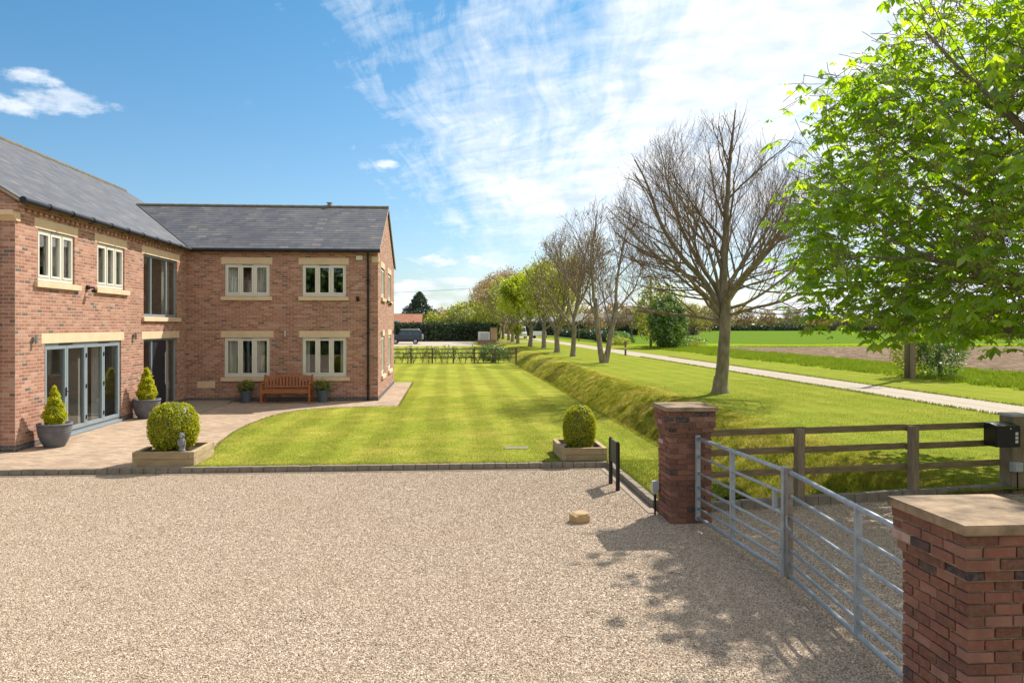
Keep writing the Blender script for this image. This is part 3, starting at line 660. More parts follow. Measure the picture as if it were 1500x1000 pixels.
mb.box(LXW + 0.2, GX - 0.32, 0, 0, 0, 0) if False else None
mb.box(LXW + 0.3, HX - 0.16, Y0 + 0.2, BY - 0.2, -0.03, 0.05); mb.box(HX - 0.16, GX - 0.2, HY + 0.2, BY - 0.2, -0.03, 0.05)
mb.box(LXW + 0.3, HX - 0.16, Y0 + 0.2, BY - 0.2, 2.45, 2.7); mb.box(HX - 0.16, GX - 0.2, HY + 0.2, BY - 0.2, 2.45, 2.7)
mb.box(LXW + 0.3, HX - 0.16, Y0 + 0.2, BY - 0.2, 4.95, 5.05); mb.box(HX - 0.16, GX - 0.2, HY + 0.2, BY - 0.2, 4.95, 5.05)
for y in (18.6, 21.4, 25.0): mb.box(LXW + 0.4, HX - 0.2, y, y + 0.1, 0.06, 4.94)
mb.box(-14.0, -13.9, Y0 + 0.3, BY - 0.3, 0.06, 4.94); mb.box(-5.8, -5.7, HY + 0.3, BY - 0.3, 0.06, 4.94); mb.box(HX, GX - 0.4, 31.6, 31.7, 0.06, 4.94)
H(mb, 'interior', 'plaster')
# roofs
def slab(mb, pts, th=0.035, mi=0):
    n = (Vector(pts[1]) - Vector(pts[0])).cross(Vector(pts[2]) - Vector(pts[0])).normalized()
    if n.z < 0: n = -n; pts = pts[::-1]
    lo = [tuple(Vector(p) - n * th) for p in pts]; mb.face(pts, mi); mb.face(lo[::-1], mi)
    for k in range(len(pts)): k2 = (k + 1) % len(pts); mb.face([pts[k], lo[k], lo[k2], pts[k2]], mi)
mb = MB(); ov = 0.16; ex = HX + ov; ze = ZE + 0.03; zrM = ze + PT * (ex - RX)
slab(mb, [(ex, Y0 - 0.06, ze), (ex, BY - 0.5, ze), (RX, BY - 0.5, zrM), (RX, Y0 - 0.06, zrM)])
slab(mb, [(2 * RX - ex, Y0 - 0.06, ze), (2 * RX - ex, BY - 0.5, ze), (RX, BY - 0.5, zrM), (RX, Y0 - 0.06, zrM)])
fy = HY - ov; by = BY + ov; zr2 = ze + 0.525 * (RY - fy); xt = ex - (zr2 - ze) / PT
slab(mb, [(ex + 0.0, fy, ze), (GX + 0.06, fy, ze), (GX + 0.06, RY, zr2), (xt, RY, zr2)])
slab(mb, [(ex - 3, by, ze), (GX + 0.06, by, ze), (GX + 0.06, RY, zr2), (xt, RY, zr2)])
roof = H(mb, 'roof', 'slate', recalc=False)
mb = MB()
def ridge(mb, a, b, seg=0.45):
    a = Vector(a); b = Vector(b); L = (b - a).length; n = int(L / seg)
    for k in range(n):
        p = a + (b - a) * (k / n); q = a + (b - a) * ((k + 1) / n - 0.012 / L); mb.tube([p, q], [0.105, 0.112], 10)
ridge(mb, (RX, Y0 - 0.06, zrM - 0.045), (RX, BY - 0.5, zrM - 0.045)); H(mb, 'ridge_tiles', 'ridge_tile', roof); mb = MB(); ridge(mb, (xt + 0.05, RY, zr2 - 0.045), (GX + 0.08, RY, zr2 - 0.045))
H(mb, 'ridge_tiles', 'ridge_tile', roof)
mb = MB(); mb.tube([(ex, fy + 0.02, ze + 0.012), (xt, RY, zr2 + 0.012)], 0.035, 6); H(mb, 'valley_lead', 'lead', roof)
mb = MB()
for (a, b, c) in (((GX + 0.05, fy, ze - 0.06), (GX + 0.05, RY, zr2 - 0.06), 0), ((GX + 0.05, RY, zr2 - 0.06), (GX + 0.05, by, ze - 0.06), 0)):
    mb = MB(); mb.tube([a, b], 0.03, 4); H(mb, 'verge_mortar', 'verge_mortar', roof)
mb = MB(); mb.tube([(ex, Y0 - 0.05, ze - 0.06), (RX, Y0 - 0.05, zrM - 0.06)], 0.04, 4)
H(mb, 'verge_mortar', 'verge_mortar', roof)
mb = MB(); mb.lathe([(0.0, 0.0), (0.09, 0.0), (0.09, 0.09), (0.06, 0.10), (0.06, 0.13), (0.12, 0.135), (0.12, 0.155), (0.05, 0.18), (0, 0.185)], (-4.62, RY + 0.05, zr2 + 0.02), 14)
H(mb, 'flue_cowl', 'rusty_steel', roof)
# gutters
def gutter(mb, a, b, r=0.06):
    a = Vector(a); b = Vector(b); L = (b - a).length; mb.tube([a, b], r, 12)
    n = int(L / 0.9)
    for k in range(n + 1):
        p = a + (b - a) * (k / n); d = (b - a).normalized() * 0.02; mb.tube([p - d, p + d], r + 0.014, 12)
mb = MB(); gutter(mb, (ex + 0.055, Y0 - 0.1, ze - 0.035), (ex + 0.055, fy - 0.05, ze - 0.035)); gutter(mb, (ex + 0.055, fy - 0.055, ze - 0.035), (GX + 0.07, fy - 0.055, ze - 0.035))
H(mb, 'gutter', 'black_plastic', smooth=False)
mb = MB(); mb.tube([(-2.70, HY - 0.2, ze - 0.07), (-2.70, HY - 0.19, ze - 0.2), (-2.70, HY - 0.07, ze - 0.42), (-2.70, HY - 0.06, 0.02)], 0.036, 10)
for z in (0.5, 2.3, 4.1): mb.box(-2.76, -2.64, HY - 0.11, HY - 0.001, z, z + 0.04)
H(mb, 'downpipe', 'black_plastic')
mb = MB(); mb.tube([(-9.13, Y0 - 0.07, ze - 0.1), (-9.13, Y0 - 0.06, 0.02)], 0.036, 10)
for z in (0.35, 1.5, 2.6, 3.7): mb.box(-9.19, -9.07, Y0 - 0.12, Y0 - 0.001, z, z + 0.04)
H(mb, 'downpipe', 'black_plastic')
# dentil course and kneelers
mb = MB()
mb.box(HX, HX + 0.05, Y0 + 0.1, HY - 0.0, ZE - 0.10, ZE - 0.005); 
y = Y0 + 0.15
while y < HY - 0.1: mb.box(HX, HX + 0.045, y, y + 0.10, ZE - 0.175, ZE - 0.10); y += 0.225
mb.box(HX + 0.05, GX, HY - 0.045, HY, ZE - 0.08, ZE - 0.005)
H(mb, 'dentil_course', 'brick')
def kneeler(x0, x1, y0, y1, z0, z1, drop):
    mb = MB(); T = lambda p, q, t: (t, p, q)
    return mb
mb = MB()  # main wing corner kneeler facing the drive: brick block on a chamfered stone
mb.box(HX - 0.55, HX + 0.10, Y0 - 0.16, Y0 + 0.12, ZE - 0.21, ZE - 0.06)
H(mb, 'kneeler_brick', 'brick')
mb = MB(); T = lambda p, q, t: (t, p, q)
mb.prism([(Y0 - 0.16, ZE - 0.21), (Y0 + 0.12, ZE - 0.21), (Y0 + 0.12, ZE - 0.42), (Y0 - 0.01, ZE - 0.42), (Y0 - 0.10, ZE - 0.34), (Y0 - 0.16, ZE - 0.31)], T, HX - 0.55, HX + 0.04)
H(mb, 'kneeler', 'sandstone', bevel=0.006)
mb = MB(); mb.box(-2.58, GX + 0.03, HY - 0.03, HY + 0.2, 4.74, 4.94); H(mb, 'kneeler', 'sandstone', bevel=0.006)
# lintels and sills
def lintel(T, u0, u1, z0, z1, pr=0.008, name='lintel'):
    mb = MB(); mb.box(u0, u1, -0.12, pr, z0, z1, T=T); return H(mb, name, 'sandstone', bevel=0.004)
def sill(T, u0, u1, z0, z1):
    mb = MB(); mb.prism([(-0.1, z0), (0.07, z0), (0.07, z1 - 0.02), (-0.1, z1 + 0.006)], lambda p, q, t: T(t, p, q), u0, u1); return H(mb, 'window_sill', 'sandstone', bevel=0.004)
for w in WL: lintel(ML, w[0] - 0.13, w[1] + 0.14, w[3], w[3] + 0.225); sill(ML, w[0] - 0.13, w[1] + 0.2, w[2] - 0.14, w[2])
lintel(ML, W3[0] - 0.12, W3[1] + 0.2, W3[3], W3[3] + 0.225); sill(ML, W3[0] - 0.12, W3[1] + 0.2, W3[2] - 0.14, W3[2])
lintel(ML, BF[0] - 0.14, BF[1] + 0.17, BF[3], BF[3] + 0.22); lintel(ML, DR[0] - 0.13, DR[1] + 0.17, DR[3], DR[3] + 0.22)
for w in WFu: lintel(MF, w[0] - 0.12, w[1] + 0.09, w[3], w[3] + 0.23); sill(MF, w[0] - 0.12, w[1] + 0.09, w[2] - 0.14, w[2])
for w in WFl: lintel(MF, w[0] - 0.10, w[1] + 0.12, w[3], w[3] + 0.22); sill(MF, w[0] - 0.10, w[1] + 0.12, w[2] - 0.14, w[2])
for w in WG: lintel(MG, w[0] - 0.12, w[1] + 0.12, w[3], w[3] + 0.22); sill(MG, w[0] - 0.12, w[1] + 0.12, w[2] - 0.14, w[2])
mb = MB(); mb.box(-8.42, -7.83, -0.1, 0.006, 0.47, 0.70, T=MF); H(mb, 'stone_panel', 'sandstone', bevel=0.004)
def frame_rect(mb, T, u0, u1, z0, z1, w, n0, n1, wb=None):
    wb = wb or w
    mb.box(u0, u0 + w, n0, n1, z0, z1, T=T); mb.box(u1 - w, u1, n0, n1, z0, z1, T=T)
    mb.box(u0 + w, u1 - w, n0, n1, z0, z0 + wb, T=T); mb.box(u0 + w, u1 - w, n0, n1, z1 - w, z1, T=T)
def curtain_mb(T, u0, u1, z0, z1, n, amp=0.03, wl=0.12):
    mb = MB(); k = max(6, int((u1 - u0) / wl * 8)); us = lin(u0, u1, k); rr = random.Random(int(u0 * 100))
    ph = rr.random() * 6
    for a, b in zip(us, us[1:]):
        fa = n + amp * math.sin(a / wl * 2 * pi + ph); fb = n + amp * math.sin(b / wl * 2 * pi + ph)
        mb.face([T(a, fa, z0), T(b, fb, z0), T(b, fb, z1), T(a, fa, z1)])
    return mb
def casement(T, w, mat='cream_frame', nl=3, curt=(), vent=True, handle=0, fw=0.055):
    u0, u1, z0, z1 = w; mb = MB(); frame_rect(mb, T, u0 + .005, u1 - .005, z0 + .004, z1 - .004, fw, -0.11, -0.035, 0.075)
    L = (u1 - u0 - 2 * fw) / nl
    for k in range(1, nl): mb.box(u0 + fw + k * L - 0.028, u0 + fw + k * L + 0.028, -0.11, -0.035, z0 + 0.07, z1 - fw - 0.004, T=T)
    for k in range(nl):
        a = u0 + fw + k * L + (0.028 if k else 0) ; b = u0 + fw + (k + 1) * L - (0.028 if k < nl - 1 else 0)
        frame_rect(mb, T, a + .004, b - .004, z0 + 0.082, z1 - fw - 0.006, 0.05, -0.10, -0.022)
    fr = H(mb, 'window', mat, bevel=0.004)
    mb = MB()
    for k in range(nl):
        a = u0 + fw + k * L + 0.05; b = u0 + fw + (k + 1) * L - 0.05; mb.face([T(a, -0.07, z0 + 0.11), T(b, -0.07, z0 + 0.11), T(b, -0.07, z1 - 0.08), T(a, -0.07, z1 - 0.08)])
    H(mb, 'pane', 'glass', fr, recalc=False)
    if vent: mb = MB(); c = (u0 + u1) / 2; mb.box(c - 0.17, c + 0.17, -0.034, -0.016, z1 - 0.042, z1 - 0.018, T=T); H(mb, 'trickle_vent', 'grey_frame', fr)
    mb = MB(); c = u0 + fw + L - 0.05; mb.box(c - 0.012, c + 0.012, -0.135, -0.115, (z0 + z1) / 2 - 0.06, (z0 + z1) / 2 + 0.06, T=T); H(mb, 'window_handle', 'steel', fr)
    for (a, b, m) in curt: H(curtain_mb(T, u0 + a * (u1 - u0), u0 + b * (u1 - u0), z0 - 0.02, z1 + 0.02, -0.18), 'curtain', m, fr, recalc=False, smooth=True)
    return fr
casement(ML, WL[0], curt=((0.34, 1.0, 'curtain'),)); casement(ML, WL[1], curt=((0.34, 1.0, 'curtain'),))
casement(MF, WFu[0], curt=((0.02, 0.28, 'curtain'), (0.55, 0.98, 'curtain'))); casement(MF, WFu[1])
casement(MF, WFl[0], curt=((0.02, 0.25, 'curtain'), (0.62, 0.86, 'curtain'))); casement(MF, WFl[1], curt=((0.02, 0.15, 'curtain'), (0.85, 0.99, 'curtain')))
for w in WG: casement(MG, w, curt=((0.0, 1.0, 'curtain'),), nl=2)
# tall dark stair window
def dark_window(T, w, cuts, mat='dark_frame', fw=0.05):
    u0, u1, z0, z1 = w; mb = MB(); frame_rect(mb, T, u0 + .004, u1 - .004, z0 + .004, z1 - .004, fw, -0.12, -0.05, 0.07)
    for c in cuts: mb.box(c - 0.03, c + 0.03, -0.12, -0.05, z0 + 0.074, z1 - fw - 0.004, T=T)
    fr = H(mb, 'window', mat, bevel=0.003); mb = MB(); cc = [u0] + list(cuts) + [u1]
    for a, b in zip(cc, cc[1:]): mb.face([T(a + 0.02, -0.08, z0 + 0.05), T(b - 0.02, -0.08, z0 + 0.05), T(b - 0.02, -0.08, z1 - 0.04), T(a + 0.02, -0.08, z1 - 0.04)])
    H(mb, 'pane', 'glass', fr, recalc=False); return fr
f3 = dark_window(ML, W3, (22.65, 23.85), 'grey_frame')
H(curtain_mb(ML, 23.95, 24.55, W3[2], W3[3], -0.25, 0.01), 'curtain', 'curtain_brown', f3, recalc=False)
# bifold doors
u0, u1, z0, z1 = BF; mb = MB(); frame_rect(mb, ML, u0 + .004, u1 - .004, z0 + .01, z1 - .004, 0.06, -0.12, -0.03, 0.05)
mb.box(u0 - 0.01, u1 + 0.01, -0.12, 0.05, 0.012, 0.068, T=ML)
bf = H(mb, 'bifold_door', 'grey_frame', bevel=0.004)
L = (u1 - u0 - 0.12) / 4
for k in range(4):
    a = u0 + 0.06 + k * L; b = a + L; mb = MB(); frame_rect(mb, ML, a + .004, b - .004, z0 + 0.065, z1 - 0.068, 0.07, -0.11, -0.022, 0.09)
    H(mb, 'door_leaf', 'grey_frame', bf, bevel=0.004)
    mb = MB(); mb.face([ML(a + 0.06, -0.065, z0 + 0.14), ML(b - 0.06, -0.065, z0 + 0.14), ML(b - 0.06, -0.065, z1 - 0.12), ML(a + 0.06, -0.065, z1 - 0.12)]); H(mb, 'pane', 'glass', bf, recalc=False)
for u in (u0 + 0.06 + L - 0.035,): mb = MB(); mb.box(u - 0.015, u + 0.015, -0.022, 0.0, 0.95, 1.15, T=ML); mb.tube([ML(u, 0.0, 1.06), ML(u, 0.05, 1.06), ML(u - 0.13, 0.05, 1.06)], 0.011, 8); H(mb, 'door_handle', 'black_plastic', bf)
for u in (u0 + 0.06 + 2 * L, u0 + 0.06 + 3 * L): 
    for z in (0.35, 1.1, 1.85): mb = MB(); mb.tube([ML(u, -0.01, z - 0.05), ML(u, -0.01, z + 0.05)], 0.014, 8); H(mb, 'hinge', 'black_plastic', bf)
for uu in (u0 + 0.95, u0 + 2.85): mb = MB(); mb.box(uu - 0.3, uu + 0.3, -0.029, -0.012, z1 - 0.045, z1 - 0.022, T=ML); H(mb, 'trickle_vent', 'black_plastic', bf)
for (a, b) in ((u0 + 0.1, u0 + 0.4), (u1 - 0.55, u1 - 0.1)): H(curtain_mb(ML, a, b, 0.1, 2.3, -0.5), 'curtain', 'curtain', bf, recalc=False, smooth=True)
# entrance door with side lights
u0, u1, z0, z1 = DR; mb = MB(); frame_rect(mb, ML, u0 + .004, u1 - .004, z0 - 0.02, z1 - .004, 0.05, -0.13, -0.06, 0.06)
mb.box(22.69, 22.75, -0.13, -0.055, z0 + 0.045, z1 - 0.058, T=ML); mb.box(23.85, 23.91, -0.13, -0.055, z0 + 0.045, z1 - 0.058, T=ML)
dr = H(mb, 'entrance_door', 'grey_frame', bevel=0.003)
mb = MB(); mb.box(22.757, 23.843, -0.12, -0.065, z0 + 0.05, z1 - 0.062, T=ML)
for z in (0.5, 0.95, 1.4, 1.85): mb.box(22.80, 23.62, -0.065, -0.060, z, z + 0.008, T=ML)
H(mb, 'door_leaf', 'door_navy', dr)
mb = MB(); mb.tube([ML(23.66, -0.01, 0.75), ML(23.66, -0.01, 1.75)], 0.018, 10)
for z in (0.85, 1.65): mb.tube([ML(23.66, -0.066, z), ML(23.66, -0.01, z)], 0.012, 8)
mb.tube([ML(23.72, -0.064, 1.12), ML(23.72, -0.04, 1.12)], 0.03, 12)
H(mb, 'door_handle', 'steel', dr)
for a, b in ((u0 + 0.04, 22.70), (23.90, u1 - 0.04)): mb = MB(); mb.face([ML(a, -0.09, z0 + 0.03), ML(b, -0.09, z0 + 0.03), ML(b, -0.09, z1 - 0.04), ML(a, -0.09, z1 - 0.04)]); H(mb, 'side_light', 'glass', dr, recalc=False)
H(curtain_mb(ML, 23.92, 24.58, 0.1, 2.1, -0.25, 0.005), 'curtain', 'curtain', dr, recalc=False)
mb = MB(); mb.prism([(21.7, -0.02), (25.48, -0.02), (25.48, 0.05), (24.8, 0.05), (21.7, 0.05)], lambda p, q, t: (t, p, q), HX + 0.012, HX + 1.55)
H(mb, 'doorstep', 'concrete', bevel=0.01)
# wall lights, cameras, alarm
def wall_light(T, u, z, mat='steel', d=0.07):
    mb = MB(); mb.box(u - 0.03, u + 0.03, 0, 0.02, z - 0.05, z + 0.05, T=T); mb.tube([T(u, d, z - 0.1), T(u, d, z + 0.1)], 0.032, 12); mb.tube([T(u, 0.01, z), T(u, d, z)], 0.012, 6)
    return H(mb, 'wall_light', mat)
wall_light(ML, 16.28, 2.28); wall_light(ML, 21.28, 2.28, 'rusty_steel'); wall_light(MF, -5.5, 2.30)
wall_light(MG, 26.3, 2.3); wall_light(MG, 32.3, 2.3, 'dark_frame')
def camera(T, u, z):
    mb = MB(); mb.box(u - 0.05, u + 0.05, 0, 0.05, z - 0.05, z + 0.05, T=T); mb.tube([T(u, 0.04, z), T(u + 0.03, 0.16, z), T(u + 0.03, 0.16, z - 0.05)], 0.022, 8)
    mb.tube([T(u + 0.03, 0.16, z - 0.12), T(u + 0.03, 0.16, z - 0.10), T(u + 0.03, 0.16, z - 0.06), T(u + 0.03, 0.16, z - 0.04)], [0.035, 0.06, 0.065, 0.03], 14); H(mb, 'security_camera', 'black_plastic')
camera(ML, 18.62, 3.50); camera(MF, -3.06, 3.52); camera(MG, 29.0, 3.5)
mb = MB(); mb.box(-3.11, -2.89, 0, 0.06, 4.82, 4.97, T=MF); H(mb, 'alarm_box', 'cream_frame', bevel=0.012)

# ------------------------------------------------------------------ planters, pots, topiary
def topiary(name, label, cat, loc, prof, n, leaf, mat, group=None, seed=1, rough=0.02, trunk=True):
    """prof: list of (r, z) silhouette"""
    rg = np.random.default_rng(seed); root = thing(name, label, cat, loc, group)
    zs = np.array([p[1] for p in prof]); rs = np.array([p[0] for p in prof])
    seglen = np.hypot(np.diff(rs), np.diff(zs)); area = seglen * (rs[1:] + rs[:-1]) / 2 + 1e-6; cum = np.cumsum(area) / area.sum()
    k = np.searchsorted(cum, rg.random(n)); t = rg.random(n); r = rs[k] + (rs[k + 1] - rs[k]) * t; z = zs[k] + (zs[k + 1] - zs[k]) * t; a = rg.random(n) * 2 * pi
    nr = np.stack([np.cos(a) * (zs[k + 1] - zs[k]), np.sin(a) * (zs[k + 1] - zs[k]), -(rs[k + 1] - rs[k])], 1); nr = unit(nr)
    if nr[:, 2].mean() < -0.5: nr = -nr
    P = np.stack([r * np.cos(a), r * np.sin(a), z], 1)
    lump = np.array([mnoise.noise(Vector((p[0] * 9, p[1] * 9, p[2] * 9 + seed))) for p in P])
    P = P + nr * (lump * rough * 1.6 + rg.normal(0, rough * 0.5, n) - rough * 0.8)[:, None]
    Lv = leaves(rg, P, leaf, nr, 0.65); v = np.clip(0.48 + lump * 0.15 + rg.normal(0, 0.16, n), 0, 1)
    raw_mesh('foliage', Lv, 4, mat, root, v)
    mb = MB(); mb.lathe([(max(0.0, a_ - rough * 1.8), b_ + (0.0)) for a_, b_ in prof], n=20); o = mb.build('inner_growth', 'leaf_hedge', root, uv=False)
    if trunk: mb = MB(); mb.tube([(0, 0, -0.04), (0, 0, zs.min() + 0.25)], 0.02, 8); mb.build('stem', 'bark', root)
    return root
def planter(x0, x1, y0, y1, zt, label, seed):
    root = thing('timber_planter', label, 'planter', ((x0 + x1) / 2, (y0 + y1) / 2, 0), 'timber planters on the kerb line'); off = root.location[:]
    w = 0.09; hc = zt / 2; rr = random.Random(seed)
    for c in range(2):
        a0 = 0.0 + c * hc + 0.002; a1 = (c + 1) * hc - 0.002; sh = w if c == 0 else 0
        for side in range(2):
            mb = MB(); ya = y0 if side == 0 else y1 - w; mb.box(x0 + (w if c == side else 0) + .001, x1 - (0 if c == side else w) - .001, ya, ya + w, a0, a1); mb.build('sleeper', 'sleeper', root, off=off, bevel=0.006)
            mb = MB(); xa = x0 if side == 0 else x1 - w
            # interlocking corners
            yb0 = y0 + (0 if (c == 0) == (side == 0) else w) ; yb1 = y1 - (w if (c == 0) == (side == 0) else 0)
            mb.box(xa + .0015, xa + w - .0015, yb0 + .0015, yb1 - .0015, a0, a1); mb.build('sleeper', 'sleeper_side', root, off=off, bevel=0.006)
    mb = MB(); xs = lin(x0 + w - .01, x1 - w + .01, 14); ys = lin(y0 + w - .01, y1 - w + .01, 14)
    for i in range(13):
        for j in range(13):
            mb.face([(x, y, zt - 0.07 + 0.03 * nz(x, y, 9)) for x, y in ((xs[i], ys[j]), (xs[i + 1], ys[j]), (xs[i + 1], ys[j + 1]), (xs[i], ys[j + 1]))])
    mb.build('soil', 'soil', root, off=off)
    return root
planter(-5.72, -4.62, 13.82, 15.0, 0.27, 'square timber planter holding the round clipped bush near the paving', 1)
planter(2.16, 3.04, 13.82, 15.0, 0.25, 'square timber planter holding the egg shaped clipped bush beside the black posts', 2)
def sph(rx, rz, z0, n=16, flat=0.0): return [(rx * math.sin(pi * i / n) , z0 + rz - rz * math.cos(pi * i / n)) for i in range(n + 1)]
def squircle(rx, h, z0, n=18, p=0.8, bulge=0.45):
    out = []
    for i in range(n + 1):
        a = pi * i / n; s = math.sin(a) ** p; out.append((rx * s, z0 + h * (0.5 - 0.5 * math.cos(a))))
    return out
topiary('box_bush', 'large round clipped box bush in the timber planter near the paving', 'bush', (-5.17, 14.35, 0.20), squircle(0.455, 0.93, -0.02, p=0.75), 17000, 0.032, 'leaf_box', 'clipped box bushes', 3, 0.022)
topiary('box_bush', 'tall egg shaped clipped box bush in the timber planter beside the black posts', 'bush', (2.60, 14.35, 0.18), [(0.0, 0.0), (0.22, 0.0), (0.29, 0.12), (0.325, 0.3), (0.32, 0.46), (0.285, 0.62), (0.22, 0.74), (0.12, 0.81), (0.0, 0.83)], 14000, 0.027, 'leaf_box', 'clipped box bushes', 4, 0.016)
def ribbed_pot(name, label, loc, r0, r1, h, ribs=9, mat='pot_grey', group=None, n=40):
    root = thing(name, label, 'pot', loc, group); prof = [(0.0, 0.0), (r0, 0.0)]
    for k in range(ribs * 4 + 1):
        t = k / (ribs * 4); r = r0 + (r1 - r0) * (math.sin(t * pi * 0.5) ** 0.8); prof.append((r + 0.006 * math.sin(t * ribs * 2 * pi), 0.01 + t * (h - 0.06)))
    prof += [(r1 + 0.012, h - 0.05), (r1 + 0.014, h), (r1 - 0.03, h), (r1 - 0.04, h - 0.08), (0.0, h - 0.08)]
    mb = MB(); mb.lathe(prof, n=n); mb.build('pot_body', mat, root, smooth=True, uv=False)
    mb = MB(); mb.lathe([(0, h - 0.06), (r1 - 0.035, h - 0.06), (r1 - 0.036, h - 0.07)], n=24); mb.build('soil', 'soil', root, uv=False)
    return root
POTA = (-8.33, 16.28, 0.004); POTB = (-8.36, 21.15, 0.004)
ribbed_pot('ribbed_pot', 'large grey ribbed pot beside the glass doors nearest the drive', POTA, 0.19, 0.33, 0.50, group='large grey ribbed pots')
ribbed_pot('ribbed_pot', 'large grey ribbed pot between the glass doors and the navy front door', POTB, 0.21, 0.36, 0.53, group='large grey ribbed pots')
def cone(h, r, z0=0.0, n=14): 
    return [(0, z0)] + [(r * (1 - (i / n)) ** 0.75 * (0.55 + 0.45 * min(1, i / 3)) + 0.012 * math.sin(i * 2.2), z0 + h * i / n) for i in range(0, n)] + [(0, z0 + h)]
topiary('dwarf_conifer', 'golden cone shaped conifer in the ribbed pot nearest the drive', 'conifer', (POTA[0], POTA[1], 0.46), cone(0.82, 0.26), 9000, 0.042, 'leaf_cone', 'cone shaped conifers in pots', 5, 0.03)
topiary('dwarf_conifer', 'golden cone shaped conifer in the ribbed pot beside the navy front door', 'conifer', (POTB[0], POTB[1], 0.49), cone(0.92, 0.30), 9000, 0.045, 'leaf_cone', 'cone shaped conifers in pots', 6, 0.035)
for k, (x, lab, side) in enumerate(((-6.70, 'blue grey tapered pot against the wall near the stone panel end of the bench', 'panel'), (-4.18, 'blue grey tapered pot against the wall between the bench and the downpipe', 'pipe'))):
    root = thing('tapered_pot', lab, 'pot', (x, 25.1, 0.004), 'tapered pots beside the bench')
    mb = MB(); prof = [(0, 0), (0.145, 0), (0.155, 0.1), (0.165, 0.105), (0.168, 0.2), (0.178, 0.205), (0.182, 0.34), (0.215, 0.345), (0.22, 0.40), (0.195, 0.40), (0.185, 0.34), (0, 0.34)]
    mb.lathe(prof, n=32); mb.build('pot_body', 'pot_blue', root, uv=False); mb = MB(); mb.lathe([(0, 0.36), (0.19, 0.36), (0.19, 0.35)], n=20); mb.build('soil', 'soil', root, uv=False)
    rg = np.random.default_rng(40 + k); r2 = thing('leafy_shrub', 'yellow green leafy shrub growing in the tapered pot ' + ('near the stone panel' if k == 0 else 'near the downpipe'), 'shrub', (x, 25.1, 0.38), 'leafy shrubs beside the bench')
    C = rg.normal(0, 1, (90, 3)); C = unit(C) * (rg.random((90, 1)) ** 0.5) * np.array([0.28, 0.24, 0.20]) + np.array([0, 0, 0.17]); C[:, 2] = np.maximum(C[:, 2], 0.0)
    idx = rg.integers(0, 90, 2600); P = C[idx] + rg.normal(0, 0.03, (2600, 3)); Lv = leaves(rg, P, 0.055, unit(P + 1e-3), 0.45, droop=-0.4)
    raw_mesh('foliage', Lv, 4, 'leaf_skimmia', r2, np.clip(0.3 + P[:, 2] * 1.2 + rg.normal(0, 0.2, 2600), 0, 1))
    mb = MB()
    for q in C[::4]: mb.tube([(0, 0, -0.06), (q[0] * 0.4, q[1] * 0.4, q[2] * 0.5), tuple(q)], [0.007, 0.005, 0.003], 4)
    mb.build('stems', 'twig', r2, uv=False)
# bench
def bench():
    root = thing('wooden_bench', 'varnished wooden slatted garden bench standing against the brick wall', 'bench', (-5.33, 24.98, 0.004))
    W = 0.78
    for s in (-1, 1):
        mb = MB(); mb.box(s * W - 0.03, s * W + 0.03, -0.30, -0.24, 0, 0.63); mb.build('leg', 'teak', root, bevel=0.005)
        mb = MB(); mb.tube([(s * W, 0.23, 0), (s * W, 0.22, 0.45), (s * W, 0.33, 0.93)], 0.036, 4); mb.build('leg', 'teak', root)
        mb = MB(); mb.tube([(s * W, -0.34, 0.645), (s * W, -0.1, 0.655), (s * W, 0.25, 0.64)], 0.033, 4); mb.build('armrest', 'teak', root)
    mb = MB(); mb.box(-W + 0.03, W - 0.03, -0.29, -0.26, 0.34, 0.425); mb.build('seat_rail', 'teak', root, bevel=0.004)
    mb = MB(); mb.box(-W + 0.03, W - 0.03, 0.19, 0.22, 0.33, 0.40); mb.build('seat_rail', 'teak', root, bevel=0.004)
    mb = MB()
    for k in range(6): y = -0.29 + k * 0.083; mb.box(-W + 0.03, W - 0.03, y, y + 0.066, 0.427, 0.447)
    mb.build('seat', 'teak', root, bevel=0.003)
    B = lambda x, z, n: (x, 0.225 + (z - 0.45) * 0.22 + n, z)
    mb = MB(); xs = lin(-W + 0.03, W - 0.03, 15)
    for a, b in zip(xs, xs[1:]):
        za, zb = 0.87 + 0.06 * math.cos(a / W * pi / 2), 0.87 + 0.06 * math.cos(b / W * pi / 2)
        P = [B(a, za - 0.075, -0.016), B(b, zb - 0.075, -0.016), B(b, zb, -0.016), B(a, za, -0.016)]; Q = [B(a, za - 0.075, 0.016), B(b, zb - 0.075, 0.016), B(b, zb, 0.016), B(a, za, 0.016)]
        mb.face(P); mb.face(Q[::-1]); mb.face([P[3], P[2], Q[2], Q[3]]); mb.face([P[0], P[1], Q[1], Q[0]])
    mb.build('top_rail', 'teak', root, recalc=False)
    mb = MB(); mb.box(-W + 0.03, W - 0.03, -0.016, 0.016, 0, 0.055, T=lambda x, y, z: B(x, 0.50 + z, y)); mb.build('back_rail', 'teak', root)
    mb = MB()
    for k in range(14): x = -W + 0.085 + k * (2 * W - 0.17) / 13; mb.box(x - 0.03, x + 0.03, -0.009, 0.009, 0, 0.30, T=lambda a, b, c: B(a, 0.555 + c * (1 if True else 1), b))
    mb.build('backrest', 'teak', root)
    for s in (-1, 1): mb = MB(); mb.box(s * W - 0.015, s * W + 0.015, -0.24, 0.19, 0.15, 0.20); mb.build('stretcher', 'teak', root)
bench()
